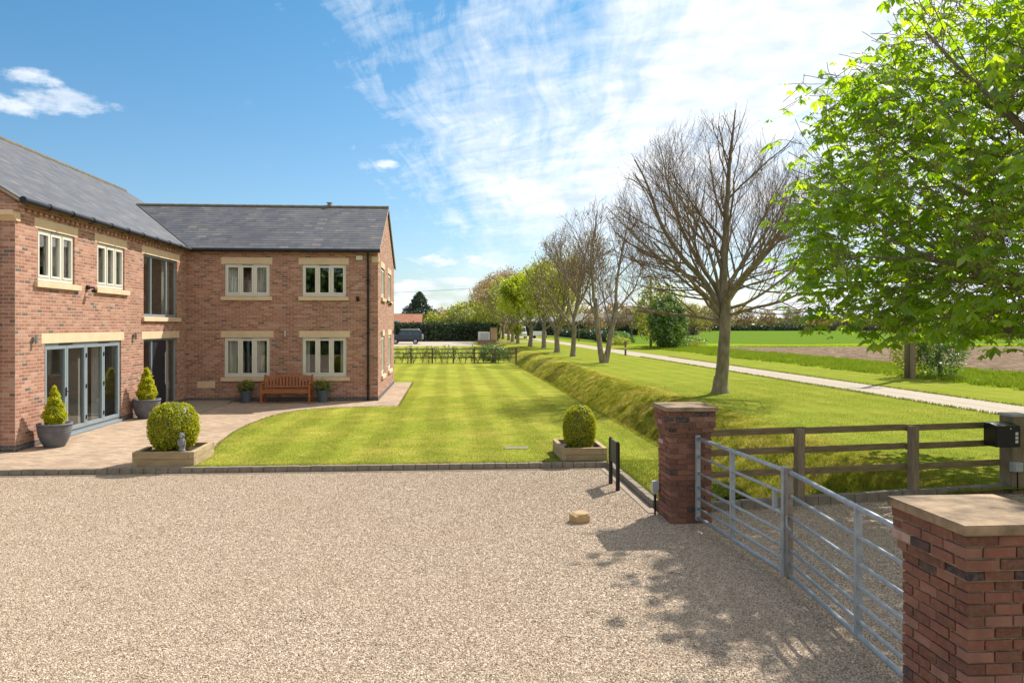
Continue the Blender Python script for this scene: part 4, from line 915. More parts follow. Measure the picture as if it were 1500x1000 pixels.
# ornament on planter corner: small standing animal
def ornament():
    root = thing('animal_ornament', 'small grey weathered standing animal ornament on the corner of the planter', 'ornament', (-4.86, 13.90, 0.272))
    mb = MB(); mb.lathe([(0, 0), (0.06, 0), (0.062, 0.015), (0.05, 0.03), (0.055, 0.07), (0.066, 0.12), (0.062, 0.17), (0.045, 0.21), (0.034, 0.235), (0.042, 0.255), (0.048, 0.28), (0.04, 0.31), (0.02, 0.33), (0, 0.335)], n=18)
    mb.build('body', 'ornament', root, smooth=True, uv=False)
    for s in (-1, 1):
        mb = MB(); mb.tube([(s * 0.03, 0, 0.31), (s * 0.038, 0, 0.345)], [0.014, 0.004], 8); mb.build('ear', 'ornament', root)
        mb = MB(); mb.tube([(s * 0.055, -0.01, 0.19), (s * 0.062, -0.035, 0.13), (s * 0.02, -0.065, 0.12)], [0.016, 0.015, 0.01], 8); mb.build('arm', 'ornament', root)
    mb = MB(); mb.tube([(0, -0.035, 0.275), (0, -0.07, 0.265)], [0.022, 0.009], 8); mb.build('snout', 'ornament', root)
ornament()
# sign on two posts
def sign():
    root = thing('post_sign', 'black board on two black posts standing in the gravel, seen edge on', 'sign', (2.76, 12.03, gz))
    for y in (-0.26, 0.26):
        mb = MB(); mb.tube([(0, y, -0.1), (0, y, 0.76), (0, y, 0.79)], [0.034, 0.034, 0.02], 14); mb.build('post', 'black_plastic', root)
    mb = MB(); mb.box(-0.012, 0.012, -0.226, 0.226, 0.40, 0.775); mb.build('board', 'dark_frame', root, bevel=0.004)
sign()
# rock
def rock():
    bm = bmesh.new(); bmesh.ops.create_icosphere(bm, subdivisions=4, radius=1)
    for v in bm.verts:
        c = v.co; p = Vector([math.copysign(abs(a) ** 0.42, a) for a in c]); p *= 1 + 0.16 * mnoise.noise(c * 1.6) + 0.03 * mnoise.noise(c * 6); v.co = Vector((p.x * 0.125, p.y * 0.10, p.z * 0.075))
    me = bpy.data.meshes.new('rock'); bm.to_mesh(me); bm.free(); me.materials.append(M['limestone']); o = bpy.data.objects.new('rock', me); COL.objects.link(o); o.location = (1.80, 9.93, gz + 0.06); o.rotation_euler = (0.08, -0.06, 0.3)
    tag(o, 'single buff limestone block lying on the gravel', 'rock')
rock()
# ------------------------------------------------------------------ gate piers
def pier(label, cx, cy, w, z0, ztop, cap, seed, course=0.0655, bl=0.19, darks=0.1):
    root = thing('gate_pier', label, 'gate pier', (cx, cy, z0), 'brick piers carrying the field gate'); off = (cx, cy, z0); rr = random.Random(seed)
    hb = ztop - 0.075; nc = int((hb - z0) / course); mb = MB(); gap = 0.010
    core = MB()
    for c in range(nc + 1):
        zt = hb - c * course; zb = zt - course + gap; zt2 = zt
        k = c  # from top
        ww = w / 2 + (0.045 if k < 3 else (0.022 if k == 3 else 0))
        core.box(cx - ww + 0.013, cx + ww - 0.013, cy - ww + 0.013, cy + ww - 0.013, zt - course, zt)
        if zb < z0 - 0.05: break
        L = 2 * ww; d = 0.095
        half = (c % 2) * 0.5
        for side in range(4):
            first = (side < 2) == (c % 2 == 0)
            x = -ww + (0 if first else d + gap); end = ww - (d + gap if first else 0)
            n = max(2, round((end - x) / bl)); bw = (end - x + gap) / n
            for i in range(n):
                a = x + i * bw; b = a + bw - gap; j = rr.uniform(-0.004, 0.004)
                var = rr.uniform(0.0, 0.1) if rr.random() < darks else (0.98 + 0.02 * rr.random() if rr.random() < 0.02 else rr.uniform(0.12, 0.96))
                if k < 3 and rr.random() < 0.25: a += 0.012
                def T(u, v, z, side=side):
                    p = [(u, -ww + v), (ww - v, u), (u, ww - v), (-ww + v, u)][side]; return (cx + p[0], cy + p[1], z)
                mb.box(a, b, 0 + j, d + j, zb + rr.uniform(-.001, .001), zt2, var=var, T=T)
    mb.v = [(x + rr.uniform(-.0022, .0022), y + rr.uniform(-.0022, .0022), z + rr.uniform(-.0018, .0018)) for x, y, z in mb.v]
    mb.build('brickwork', 'pier_brick', root, off=off, bevel=0.004); core.build('mortar', 'mortar', root, off=off)
    mb = MB(); h = cap / 2; z = ztop - 0.072
    mb.box(cx - h, cx + h, cy - h, cy + h, z, ztop - 0.012); mb.face([(cx - h, cy - h, ztop - 0.0121), (cx + h, cy - h, ztop - 0.0121), (cx, cy, ztop)]);
    bm_faces = [((-h, -h), (h, -h)), ((h, -h), (h, h)), ((h, h), (-h, h)), ((-h, h), (-h, -h))]
    for (a, b) in bm_faces[1:]: mb.face([(cx + a[0], cy + a[1], ztop - 0.0121), (cx + b[0], cy + b[1], ztop - 0.0121), (cx, cy, ztop)])
    mb.build('capstone', 'capstone', root, off=off, bevel=0.008)
    return root
pier('weathered red brick gate pier beside the small grey box, behind the stone on the gravel', 3.28, 10.0, 0.57, gz, 1.49, 0.70, 1, 0.072, 0.2)
pier('red brick gate pier with broad stone cap, cut off by the frame edge', 3.15, 4.15, 0.585, gz, 1.50, 0.71, 2, 0.0655, 0.18)
# ------------------------------------------------------------------ galvanised field gates
HTS = [0.0, 0.125, 0.26, 0.41, 0.60, 0.82, 1.06]
def gate(label, a, b, z, rust=False, flip=False):
    a = Vector(a); b = Vector(b); d = (b - a); L = d.length; d.normalize(); root = thing('field_gate', label, 'gate', (a.x, a.y, z), 'pair of galvanised field gates', math.atan2(d.y, d.x))
    for k, h in enumerate(HTS):
        mb = MB(); r = 0.024 if k in (0, 6) else 0.017; mb.tube([(0.0, 0, h), (L, 0, h)], r, 12); mb.build('rail', 'galvanised', root, smooth=True, uv=False)
    mb = MB(); mb.box(-0.028, 0.028, -0.028, 0.028, -0.04, 1.10); mb.build('hinge_post', 'galvanised', root, bevel=0.003)
    mb = MB(); mb.box(L - 0.028, L + 0.028, -0.028, 0.028, -0.04, 1.10); mb.build('closing_post', 'rusty_steel' if rust else 'galvanised', root, bevel=0.003)
    mb = MB(); x = L * 0.46; mb.box(x - 0.022, x + 0.022, -0.027, 0.027, 0.0, 1.05); mb.build('stile', 'galvanised', root, bevel=0.002)
    if not rust: mb = MB(); x = L - 0.2; mb.box(x - 0.02, x + 0.02, -0.02, 0.02, 0.60, 0.82); mb.build('short_stile', 'galvanised', root, bevel=0.002)
    for h in (0.12, 0.93): mb = MB(); mb.box(-0.13, -0.029, -0.02, 0.02, h, h + 0.08); mb.build('hinge', 'galvanised', root)
    mb = MB(); mb.tube([(L - 0.05, 0.045, 0.62), (L - 0.05, 0.045, 0.52), (L - 0.15, 0.045, 0.5)], 0.012, 8); mb.build('latch', 'galvanised', root)
    return root
gate('galvanised tube gate leaf hung from the weathered pier beside the kerb', (3.36, 9.68), (3.52, 7.47), 0.0)
gate('galvanised tube gate leaf with a rusty closing post, hung from the closest brick pier', (3.30, 4.62), (3.53, 7.38), 0.0, rust=True)
# outdoor socket on stake
root = thing('socket_box', 'small grey weatherproof box on a black stake beside the brick pier', 'electrical box', (2.93, 10.22, gz))
mb = MB(); mb.box(-0.045, 0.045, -0.04, 0.04, 0.30, 0.48); mb.build('box_body', 'grey_plastic', root, bevel=0.01)
mb = MB(); mb.box(-0.05, 0.05, -0.048, -0.03, 0.36, 0.485); mb.build('lid', 'grey_plastic', root, bevel=0.006)
mb = MB(); mb.tube([(0, 0, -0.05), (0, 0, 0.3)], [0.012, 0.02], 8); mb.build('stake', 'black_plastic', root)
# ------------------------------------------------------------------ rail fence by the gate
FA = Vector((3.62, 10.42, 0)); FB = Vector((9.05, 11.25, 0)); FD = (FB - FA).normalized(); FN = Vector((-FD.y, FD.x, 0))
fence = thing('rail_fence', 'three rail brown timber fence between the brick pier and the thick capped post', 'fence', tuple(FA), None, math.atan2(FD.y, FD.x))
LF = (FB - FA).length
for k, h in enumerate((0.34, 0.66, 0.95)):
    mb = MB(); xs = lin(0.02, LF - 0.12, 4)
    for i, (a, b) in enumerate(zip(xs, xs[1:])): dz = -0.012 * i; mb.box(a + .003, b - .003, 0.065, 0.10, h + dz, h + dz + 0.095)
    mb.build('rail', 'fence_wood', fence, bevel=0.004)
for x in (1.66, 3.66): mb = MB(); mb.box(x - 0.06, x + 0.06, -0.055, 0.063, -0.1, 1.03 - 0.02 * (x > 3)); mb.build('post', 'fence_post', fence, bevel=0.006)
root = thing('gate_post', 'thick square timber post with a pale cap at the end of the rail fence', 'post', (9.12, 11.26, 0))
mb = MB(); mb.box(-0.14, 0.14, -0.14, 0.14, -0.1, 1.12); mb.build('post_shaft', 'fence_post', root, bevel=0.008)
mb = MB(); mb.box(-0.16, 0.16, -0.16, 0.16, 1.12, 1.16); mb.build('post_cap', 'grey_plastic', root, bevel=0.004)
root = thing('mailbox', 'black metal mailbox with three small white squares fixed to the fence end', 'mailbox', (8.72, 11.02, 0.68))
mb = MB(); mb.box(-0.21, 0.19, -0.16, 0.12, 0, 0.33); mb.prism([(-0.16, 0.331), (0.12, 0.331), (0.12, 0.36), (-0.02, 0.36)], lambda p, q, t: (t, p, q), -0.21, 0.19); mb.build('box_body', 'black_plastic', root, bevel=0.01)
for k in range(3): mb = MB(); z = 0.065 + k * 0.062; mb.box(0.10, 0.145, -0.166, -0.158, z, z + 0.045); mb.build('white_square', 'white_paint', root)
mb = MB(); mb.tube([(0.02, -0.168, 0.29), (0.02, -0.155, 0.29)], 0.012, 10); mb.build('lock', 'steel', root)
root = thing('junction_box', 'small grey junction box low on the thick capped post', 'electrical box', (9.02, 11.06, 0.26))
mb = MB(); mb.box(-0.10, 0.06, -0.05, 0.05, 0, 0.15); mb.build('box_body', 'grey_plastic', root, bevel=0.01); mb = MB(); mb.box(-0.085, 0.045, -0.062, -0.048, 0.012, 0.138); mb.build('lid', 'grey_plastic', root, bevel=0.005)
mb = MB(); mb.tube([(0, 0, 0.0), (0, 0.0, -0.3)], 0.012, 8); mb.build('cable', 'black_plastic', root)
# twigs and dead leaves on the gravel are part of the gravel litter
rg = np.random.default_rng(77); mb = MB()
for k in range(26):
    x = rg.uniform(-5, 3); y = rg.uniform(5.2, 8.5); a = rg.uniform(0, pi); L = rg.uniform(0.05, 0.16); mb.tube([(x, y, gz + 0.018), (x + math.cos(a) * L / 2, y + math.sin(a) * L / 2, gz + 0.03), (x + math.cos(a + .4) * L, y + math.sin(a + .4) * L, gz + 0.02)], 0.003, 4)
tag(mb.build('twig_litter', 'twig', uv=False), 'scattered small dead twigs on the gravel', 'twigs', kind='stuff')

# ------------------------------------------------------------------ trees
def tree(name, label, cat, loc, P, seed, group=None, leaf=None, trunk_lv=(0, 1), crown_lv=None, flare=True, barkm='bark', twigm='twig'):
    rg = np.random.default_rng(seed); root = thing(name, label, cat, loc, group)
    br, tips = grow_tree(rg, P)
    tk = [b for b in br]
    o = tubes_mesh('trunk', br, trunk_lv, barkm, root)
    cl = [l for l in range(P['levels'] + 1) if l not in trunk_lv]
    if leaf:
        c = leaf_crown(rg, tips, leaf, root)
        if cl: tubes_mesh('twigs', br, cl, twigm, c)
    elif cl: tubes_mesh('crown', br, cl, twigm, root)
    if flare: mb = MB(); r = P['start'][0][3]; mb.lathe([(r * 1.5, -0.08), (r * 1.3, 0.04), (r * 1.14, 0.16), (r * 1.03, 0.35), (r * 0.88, 0.62)], n=14); mb.build('root_flare', barkm, root, smooth=True, uv=False)
    return root
def leaf_crown(rg, tips, lf, root):
    n = lf['n']
    if lf.get('subset'):
        kk = np.array([mnoise.noise(Vector(tuple(q[:3] * 1.25))) + 0.35 * mnoise.noise(Vector(tuple(q[:3] * 2.5))) for q in tips]); tips = tips[kk > np.quantile(kk, 1 - lf['subset'] - 0.15)]
    idx = rg.integers(0, len(tips), n); P = tips[idx, :3] + rg.normal(0, lf.get('sp', 0.15), (n, 3))
    if lf.get('palmate'):
        # drooping fans of leaflets
        k = 6; az = rg.random(n) * 2 * pi; out = []; vr = []
        base = np.clip(rg.normal(0.45, 0.22, n), 0, 1); sz = lf['size'] * (0.55 + 0.75 * rg.random(n)); dr = rg.uniform(0.25, 1.1, n)
        for j in range(k):
            a = az + (j - (k - 1) / 2) * 0.72 + rg.normal(0, 0.08, n); L = sz * (1 - 0.12 * abs(j - (k - 1) / 2)) * (0.8 + 0.35 * rg.random(n))
            d = unit(np.stack([np.cos(a), np.sin(a), -dr], 1)); w = unit(np.stack([-np.sin(a), np.cos(a), rg.normal(0, 0.5, n)], 1))
            L = L[:, None]; W = L * 0.20; dn = np.zeros((n, 3)); dn[:, 2] = -1
            q = [P, P + d * L * 0.62 + w * W, P + d * L + dn * L * 0.10, P + d * L * 0.62 - w * W]
            out.append(np.stack(q, 1)); vr.append(base + rg.normal(0, 0.08, n))
        return raw_mesh('crown', np.concatenate(out), 4, lf['mat'], root, np.clip(np.concatenate(vr), 0, 1))
    Lv = leaves(rg, P, lf['size'], None, lf.get('asp', 0.6), droop=lf.get('droop', 0.0)); ns = np.array([mnoise.noise(Vector(tuple(p * lf.get('cs', 0.5)))) for p in P[::1]])
    return raw_mesh('crown', Lv, 4, lf['mat'], root, np.clip(0.45 + ns * 0.7 + rg.normal(0, 0.15, n), 0, 1))
def limbs(rg, n, z0, z1, L, r, e0=25, e1=80, az0=0):
    out = []
    for k in range(n):
        a = az0 + k * 2.399 + rg.normal(0, 0.15); t = k / max(1, n - 1); el = R(e0 + (e1 - e0) * t + rg.normal(0, 4)); z = z0 + (z1 - z0) * t
        out.append(((0.0, 0.0, z), (math.cos(a) * math.cos(el), math.sin(a) * math.cos(el), math.sin(el)), L * (0.9 + 0.25 * rg.random()), r * (0.8 + 0.4 * rg.random()), 1))
    return out
rg = np.random.default_rng(5)
BIG = dict(levels=4, seg=[6, 14, 10, 7, 5], trop=[0.0, 0.42, 0.6, 0.7, 0.5], wob=[0.03, 0.085, 0.10, 0.10, 0.12], tap=[0.66, 0.13, 0.2, 0.3, 0.4], n=[0, 14, 9, 6, 0], t0=[0, 0.14, 0.12, 0.1, 0], ang=[0, 38, 36, 32, 0], lr=[0, 0.56, 0.5, 0.5, 0], rr=[0, 0.46, 0.5, 0.5, 0], env=((0, 0, 5.9), (4.35, 4.2, 4.8)), zmin=2.6, rk=1.1,
    start=[((0, 0, -0.1), (0.02, 0, 1), 3.7, 0.265, 0), ((0.05, 0, 3.45), (0.10, 0.0, 1), 7.2, 0.185, 1), ((-0.02, 0, 3.2), (-0.35, 0.05, 1), 7.2, 0.13, 1), ((0.02, 0, 3.1), (0.62, 0.2, 1), 7.0, 0.13, 1)] + limbs(rg, 14, 2.75, 3.9, 6.6, 0.08, 16, 60, 3.0))
tree('bare_ash_tree', 'large leafless tree with dense upswept twigs and a thick trunk, biggest of the bare trees', 'tree', (10.46, 27.6, 0), BIG, 21)
# twin stemmed bare tree and smaller bare ones in the row
def bare(h, r, w, lv=3, two=False, z0=2.0, seed=1, nl=7):
    rg = np.random.default_rng(seed)
    st = [((0, 0, -0.1), (0.02, 0, 1), z0 + 0.3, r, 0), ((0, 0, z0), (0.1, 0, 1), h - z0, r * 0.6, 1)] + limbs(rg, nl, z0 - 0.3, z0 + 1.0, (h - z0) * 0.95, r * 0.42, 30, 72, seed)
    if two: st = [((-0.10, 0, -0.1), (-0.15, 0, 1), 4.6, r, 0), ((0.12, 0, -0.1), (0.17, 0.03, 1), 4.4, r, 0), ((-0.72, 0, 4.2), (-0.05, 0, 1), h - 4, r * .6, 1), ((0.85, 0, 4.1), (0.1, 0, 1), h - 4, r * .6, 1), ((-0.6, 0, 3.6), (-0.9, .2, 1), 4.6, r * .4, 1), ((0.8, 0, 3.6), (0.9, -.2, 0.9), 4.6, r * .4, 1), ((0.6, 0, 3.1), (0.8, .7, 0.9), 4.2, r * .35, 1), ((-0.6, 0, 3.2), (-0.6, -.6, 0.9), 4.2, r * .35, 1), ((0.5, 0, 2.6), (-0.25, 0.5, 1), 4.8, r * .35, 1)]
    return dict(levels=lv, seg=[5, 9, 7, 5, 4], trop=[0.0, 0.5, 0.6, 0.6, 0.4], wob=[0.03, 0.09, 0.10, 0.10, 0.1], tap=[0.8, 0.2, 0.3, 0.4, 0.5], n=[0, 11, 7, 4, 0], t0=[0, 0.2, 0.15, 0.1, 0], ang=[0, 40, 38, 36, 0], lr=[0, 0.52, 0.5, 0.5, 0], rr=[0, 0.48, 0.5, 0.55, 0], env=((0, 0, h * 0.56), (w, w, h * 0.45)), zmin=1.8, rk=3.0, start=st)
GRP = 'avenue trees along the track'
tree('bare_tree', 'leafless tree that forks into two stems at the ground, next beyond the biggest bare tree', 'tree', (10.9, 50.7, 0), bare(11.2, 0.20, 4.8, 4, True, seed=3), 31, GRP)
tree('bare_tree', 'slim leafless tree with one straight stem just beyond the twin stemmed tree', 'tree', (10.5, 61.0, 0), bare(11.0, 0.22, 4.0, 4, seed=4, z0=2.4), 32, GRP, leaf=dict(n=2500, size=0.12, mat='leaf_bud', sp=0.1))
tree('budding_tree', 'tree forking low into wide branches with thin young leaves, before the bright green trees', 'tree', (10.6, 70.5, 0), bare(9.8, 0.27, 3.8, 3, seed=5, z0=1.8, nl=9), 33, GRP, leaf=dict(n=7000, size=0.15, mat='leaf_spring', sp=0.22))
lime = dict(n=11000, size=0.32, mat='leaf_lime', sp=0.26)
tree('leafy_tree', 'bright green leafy round tree in the row, nearer of the two bright green ones', 'tree', (11.1, 84.0, 0), bare(9.4, 0.27, 3.6, 3, seed=6, z0=2.4), 34, GRP, leaf=lime)
tree('leafy_tree', 'bright green leafy tree in the row with a crown reaching towards the hedge', 'tree', (10.3, 91.0, 0), bare(9.0, 0.27, 4.2, 3, seed=7, z0=2.4), 35, GRP, leaf=lime)
labs = ['budding tree with faint green leaves just past the bright green trees', 'yellow green budding tree close to the stone gate pillar', 'bare brownish tree behind the yellow green budding tree', 'bare brown tree near the far end of the tree row', 'bare brown tree with purple tinted twigs at the far end of the tree row', 'farthest bare tree of the row, mostly hidden by the others', 'tall bare tree showing above the dark hedge end', 'last bare tree before the farm buildings']
for k, (x, y, h, w) in enumerate(((10.2, 106, 9.5, 4.2), (10.4, 117, 10.5, 4.8), (10.8, 129, 12.5, 5.2), (10.7, 141, 13.0, 5.4), (10.9, 153, 13.5, 5.6), (10.8, 166, 13.5, 5.6), (10.9, 180, 14.0, 6.0), (10.7, 196, 14.5, 6.0))):
    lf = dict(n=5200, size=0.30, mat='leaf_spring', sp=0.3) if k < 2 else dict(n=4200, size=0.30, mat='leaf_bud', sp=0.3)
    tree('budding_tree' if k < 2 else 'bare_tree', labs[k], 'tree', (x, y, 0), bare(h, 0.27, w, 3, seed=10 + k, z0=2.4, nl=8), 40 + k, GRP, leaf=lf, twigm='twig_warm')
# horse chestnut at the right
rg = np.random.default_rng(9)
CH = dict(levels=4, seg=[5, 10, 8, 6, 4], trop=[0.0, 0.22, 0.10, -0.02, -0.1], wob=[0.03, 0.07, 0.09, 0.11, 0.12], tap=[0.8, 0.08, 0.25, 0.4, 0.5], n=[0, 12, 7, 4, 0], t0=[0, 0.18, 0.15, 0.2, 0], ang=[0, 46, 44, 42, 0], lr=[0, 0.52, 0.5, 0.52, 0], rr=[0, 0.36, 0.42, 0.5, 0], env=((0, 0, 4.6), (6.15, 6.1, 4.9)), zmin=2.4, tiplv=1, rk=1.6,
    start=[((0, 0, -0.1), (0, 0, 1), 2.6, 0.30, 0), ((0, 0, 2.4), (0.05, 0, 1), 7.6, 0.18, 1)] + limbs(rg, 19, 2.4, 4.6, 6.3, 0.085, 12, 66, 2.6) + [((0, 0, 2.5 + 0.25 * q), (math.cos(a), math.sin(a), e), 6.2, 0.07, 1) for q, (a, e) in enumerate(((2.75, -0.02), (3.1, 0.03), (3.45, -0.05), (2.45, 0.05), (2.1, 0.0), (3.8, 0.08)))])
tree('horse_chestnut_tree', 'horse chestnut in fresh bright green leaf spreading over the fence, only partly inside the frame', 'tree', (11.6, 10.7, 0), CH, 51, None, leaf=dict(n=13000, size=0.20, mat='leaf_chestnut', palmate=True, sp=0.14, subset=0.56))
# ------------------------------------------------------------------ evergreen masses, shrubs, hedges
def bush(name, label, cat, loc, rx, ry, h, n, size, mat, seed, group=None, lump=0.25, base=0.0, stem=True, parts=1):
    rg = np.random.default_rng(seed); root = thing(name, label, cat, loc, group); 
    u = unit(rg.normal(size=(n, 3))); rr = 0.62 + 0.38 * rg.random(n) ** 0.5
    f = np.array([mnoise.noise(Vector((a * 1.7 + seed, b * 1.7, c * 1.7))) for a, b, c in u]) + 0.5 * np.array([mnoise.noise(Vector((a * 4 + seed, b * 4, c * 4))) for a, b, c in u])
    rr = rr * (1 + lump * f * 1.6); P = u * rr[:, None] * np.array([rx, ry, h / 2]); P[:, 2] = np.maximum(P[:, 2] + h / 2 + base, 0.02)
    Lv = leaves(rg, P, size, u, 0.6); raw_mesh('crown' if cat == 'tree' else 'foliage', Lv, 4, mat, root, np.clip(0.45 + 0.5 * f + rg.normal(0, 0.15, n), 0, 1))
    mb = MB(); r = max(0.03, min(rx, h) * 0.06); mb.tube([(0, 0, -0.05), (0.02, 0, h * 0.25 + base), (0, 0.02, h * 0.6 + base)], [r, r * 0.8, r * 0.3], 6); mb.build('trunk' if cat == 'tree' else 'stem', 'bark', root, uv=False)
    return root
def hedge(label, x0, x1, y0, y1, z, n, size, mat, seed, group=None):
    rg = np.random.default_rng(seed); c = ((x0 + x1) / 2, (y0 + y1) / 2, 0); root = thing('hedge', label, 'hedge', c, group)
    W, D = x1 - x0, y1 - y0; A = np.array([W * z, W * D, D * z, D * z, W * z]); k = rg.choice(5, n, p=A / A.sum()); a = rg.random(n); b = rg.random(n)
    x = np.where((k == 0) | (k == 1) | (k == 4), -W / 2 + W * a, np.where(k == 2, -W / 2, W / 2)); y = np.where(k == 0, -D / 2, np.where(k == 4, D / 2, -D / 2 + D * a)); y = np.where(k == 1, -D / 2 + D * b, y); zz = np.where(k == 1, z, z * b)
    P = np.stack([x, y, zz], 1); s = size
    ns = np.array([mnoise.noise(Vector((q[0] * .35, q[1] * .8, q[2] * 1.0))) for q in P]); P += rg.normal(0, s * 0.5, (n, 3)) + (ns * s * 1.2)[:, None] * np.array([0.3, 1, 0.6])
    P[:, 2] = np.maximum(P[:, 2], 0.02); v = np.clip(0.45 + ns * 0.9 + rg.normal(0, 0.15, n) , 0, 1)
    raw_mesh('foliage', leaves(rg, P, s * 1.6, None, 0.7), 4, mat, root, v)
    mb = MB(); mb.box(-W / 2 + s, W / 2 - s, -D / 2 + s, D / 2 - s, -0.05, z - s * 0.8); mb.build('inner_growth', 'leaf_hedge', root, uv=False)
    return root
hedge('long dark green clipped hedge behind the parking area', -26, 8.2, 121, 123.2, 2.75, 22000, 0.22, 'leaf_hedge', 61)
hedge('low dark hedge beyond the track, nearer and shorter of the two by the green lawn', 24.6, 27.6, 108, 122, 1.25, 3500, 0.2, 'leaf_hedge', 62, 'clipped hedges beyond the track')
hedge('low dark hedge beyond the track running away behind the tree trunks', 26.2, 30, 128, 176, 1.5, 5000, 0.25, 'leaf_hedge', 63, 'clipped hedges beyond the track')
hedge('tall dark hedge in front of the long grey roofed buildings', 20.5, 66, 190, 192, 3.3, 7000, 0.35, 'leaf_hedge', 64, 'clipped hedges beyond the track')
hedge('thin dark hedge line at the far side of the crop field', 62, 330, 352, 354, 2.1, 9000, 0.6, 'leaf_hedge', 65)
# trees beyond the track
bush('evergreen_shrub', 'tall dense dark green ivy covered shrub behind the utility pole beyond the track', 'shrub', (25.0, 82.0, 0), 2.1, 2.1, 6.0, 9000, 0.30, 'leaf_ivy', 71, lump=0.22)
bush('evergreen_shrub', 'lighter green top of foliage leaning over the dark ivy covered shrub', 'shrub', (24.6, 84.5, 0), 2.8, 2.2, 7.0, 3600, 0.28, 'leaf_spring', 72, lump=0.3, base=0.8)
P = bare(5.4, 0.09, 3.1, 3, seed=20, z0=0.5, nl=12); P['zmin'] = 0.1; P['rk'] = 3.2
tree('bare_bush', 'tangled leafless brown bush beside the dark ivy covered shrub', 'bush', (30.5, 92.0, 0), P, 73, None, leaf=dict(n=1800, size=0.16, mat='leaf_spring', sp=0.2), flare=False, twigm='twig_warm')
bush('pole_shrub', 'leafy green shrub growing around the foot of the pole at the field edge', 'shrub', (23.95, 34.3, 0), 1.15, 1.0, 3.9, 5200, 0.13, 'leaf_ivy', 74, lump=0.35, base=0.0)
bush('pole_shrub', 'loose bright green shrub just behind the pole at the field edge', 'shrub', (23.1, 35.3, 0), 0.95, 0.9, 3.6, 2600, 0.13, 'leaf_spring', 75, lump=0.45)
# field edge ground plants between ivy shrub and track
for k, (x, y, r, h) in enumerate(((22.8, 96, 1.3, 1.0), (23.8, 100, 1.6, 1.8), (24.3, 105, 1.4, 1.2), (27.2, 86, 1.8, 1.2), (29.4, 88, 1.6, 0.9), (32, 95, 2.0, 1.1))):
    bush('wild_bush', ['low green bush at the edge of the track by the ivy covered shrub', 'rounded green bush behind the low one beside the track', 'spreading green bush at the end of the low dark hedge', 'low green growth at the foot of the ivy covered shrub', 'small green clump between the ivy covered shrub and the bare bush', 'low green clump at the foot of the tangled bare bush'][k], 'bush', (x, y, 0), r, r, h, 900, 0.2, 'leaf_ivy' if k % 2 else 'leaf_spring', 80 + k, 'wild bushes by the track')
# conifer behind the hedge
def conifer(label, loc, h, r, n, seed, size=0.5, name='pine_tree', group=None):
    rg = np.random.default_rng(seed); root = thing(name, label, 'tree', loc, group); t = rg.random(n) ** 0.8; z = h * (0.06 + 0.94 * t); lay = np.sin(z * 2.6 + rg.random() * 5)
    a = rg.random(n) * 2 * pi; ang = np.array([mnoise.noise(Vector((math.cos(q) * 1.5, math.sin(q) * 1.5, w * 0.5 + seed))) for q, w in zip(a, z)])
    rad = r * (1 - t) ** 0.75 * (0.45 + 0.55 * rg.random(n) ** 0.5) * (1 + 0.55 * ang + 0.12 * lay); P = np.stack([rad * np.cos(a), rad * np.sin(a), z - rad * 0.18], 1)
    raw_mesh('crown', leaves(rg, P, size, None, 0.4, droop=0.3), 4, 'leaf_conifer', root, np.clip(0.45 + ang + rg.normal(0, 0.15, n), 0, 1))
    mb = MB(); mb.tube([(0, 0, 0), (0, 0, h * 0.95)], [0.25, 0.04], 7); mb.build('trunk', 'bark', root, uv=False); return root
conifer('dark blue green conifer rising behind the orange roofed building', (-5.6, 150, 0), 9.2, 5.4, 8500, 91)
bush('garden_tree', 'wide light green tree showing above the dark hedge', 'tree', (4.0, 140, 0), 5.2, 4, 6.6, 5200, 0.42, 'leaf_spring', 92, 'trees behind the dark hedge', 0.25, 0.4)
bush('garden_tree', 'lower yellow green tree just above the dark hedge beside the conifer', 'tree', (-2.4, 146, 0), 2.6, 2.6, 5.0, 2600, 0.42, 'leaf_spring', 93, 'trees behind the dark hedge', 0.3)
bush('garden_tree', 'small green tree between the wide light green tree and the tree row', 'tree', (8.0, 150, 0), 3.0, 3, 6.0, 2600, 0.42, 'leaf_spring', 94, 'trees behind the dark hedge', 0.3)
# ------------------------------------------------------------------ far trees as copies of a few kinds
kinds = []
def proto(fn): kinds.append(fn); return fn
GF = 'trees beyond the far fields'
pr = []
pr.append(('round green tree', bush('field_tree', 'x', 'tree', (0, 0, 0), 6.5, 6, 9.5, 1500, 1.1, 'leaf_spring', 101, GF, 0.25)))
pr.append(('copper brown tree', bush('field_tree', 'x', 'tree', (0, 0, 0), 6.5, 6, 12, 1500, 1.1, 'leaf_copper', 102, GF, 0.35, 1.0)))
pr.append(('golden tree', bush('field_tree', 'x', 'tree', (0, 0, 0), 5.0, 5, 9, 1200, 1.0, 'leaf_gold', 103, GF, 0.3)))
pr.append(('dark green tree', bush('field_tree', 'x', 'tree', (0, 0, 0), 6.0, 6, 8, 1300, 1.0, 'leaf_wood', 104, GF, 0.3)))
pr.append(('dark conifer', conifer('x', (0, 0, 0), 14, 4.0, 1500, 105, 1.1, 'field_tree', GF)))
Pb = bare(15, 0.4, 8.0, 3, seed=30, z0=3, nl=9); Pb['rk'] = 14
pr.append(('leafless brown tree', tree('field_tree', 'x', 'tree', (0, 0, 0), Pb, 106, GF, leaf=dict(n=1500, size=0.5, mat='leaf_copper', sp=0.4), flare=False, twigm='twig_warm')))
used = set(); rgf = random.Random(4)
def far(k, x, y, s, lab):
    nm, src = pr[k]
    o = src if k not in used else copy_tree(src); used.add(k)
    o.location = (x, y, 0); o.scale = (s, s, s * rgf.uniform(0.9, 1.1)); o.rotation_euler = (0, 0, rgf.uniform(0, 6)); o['label'] = lab
def col_at(u, y): return y * math.tan(math.atan((u - 731) / 1078) + R(4.03))
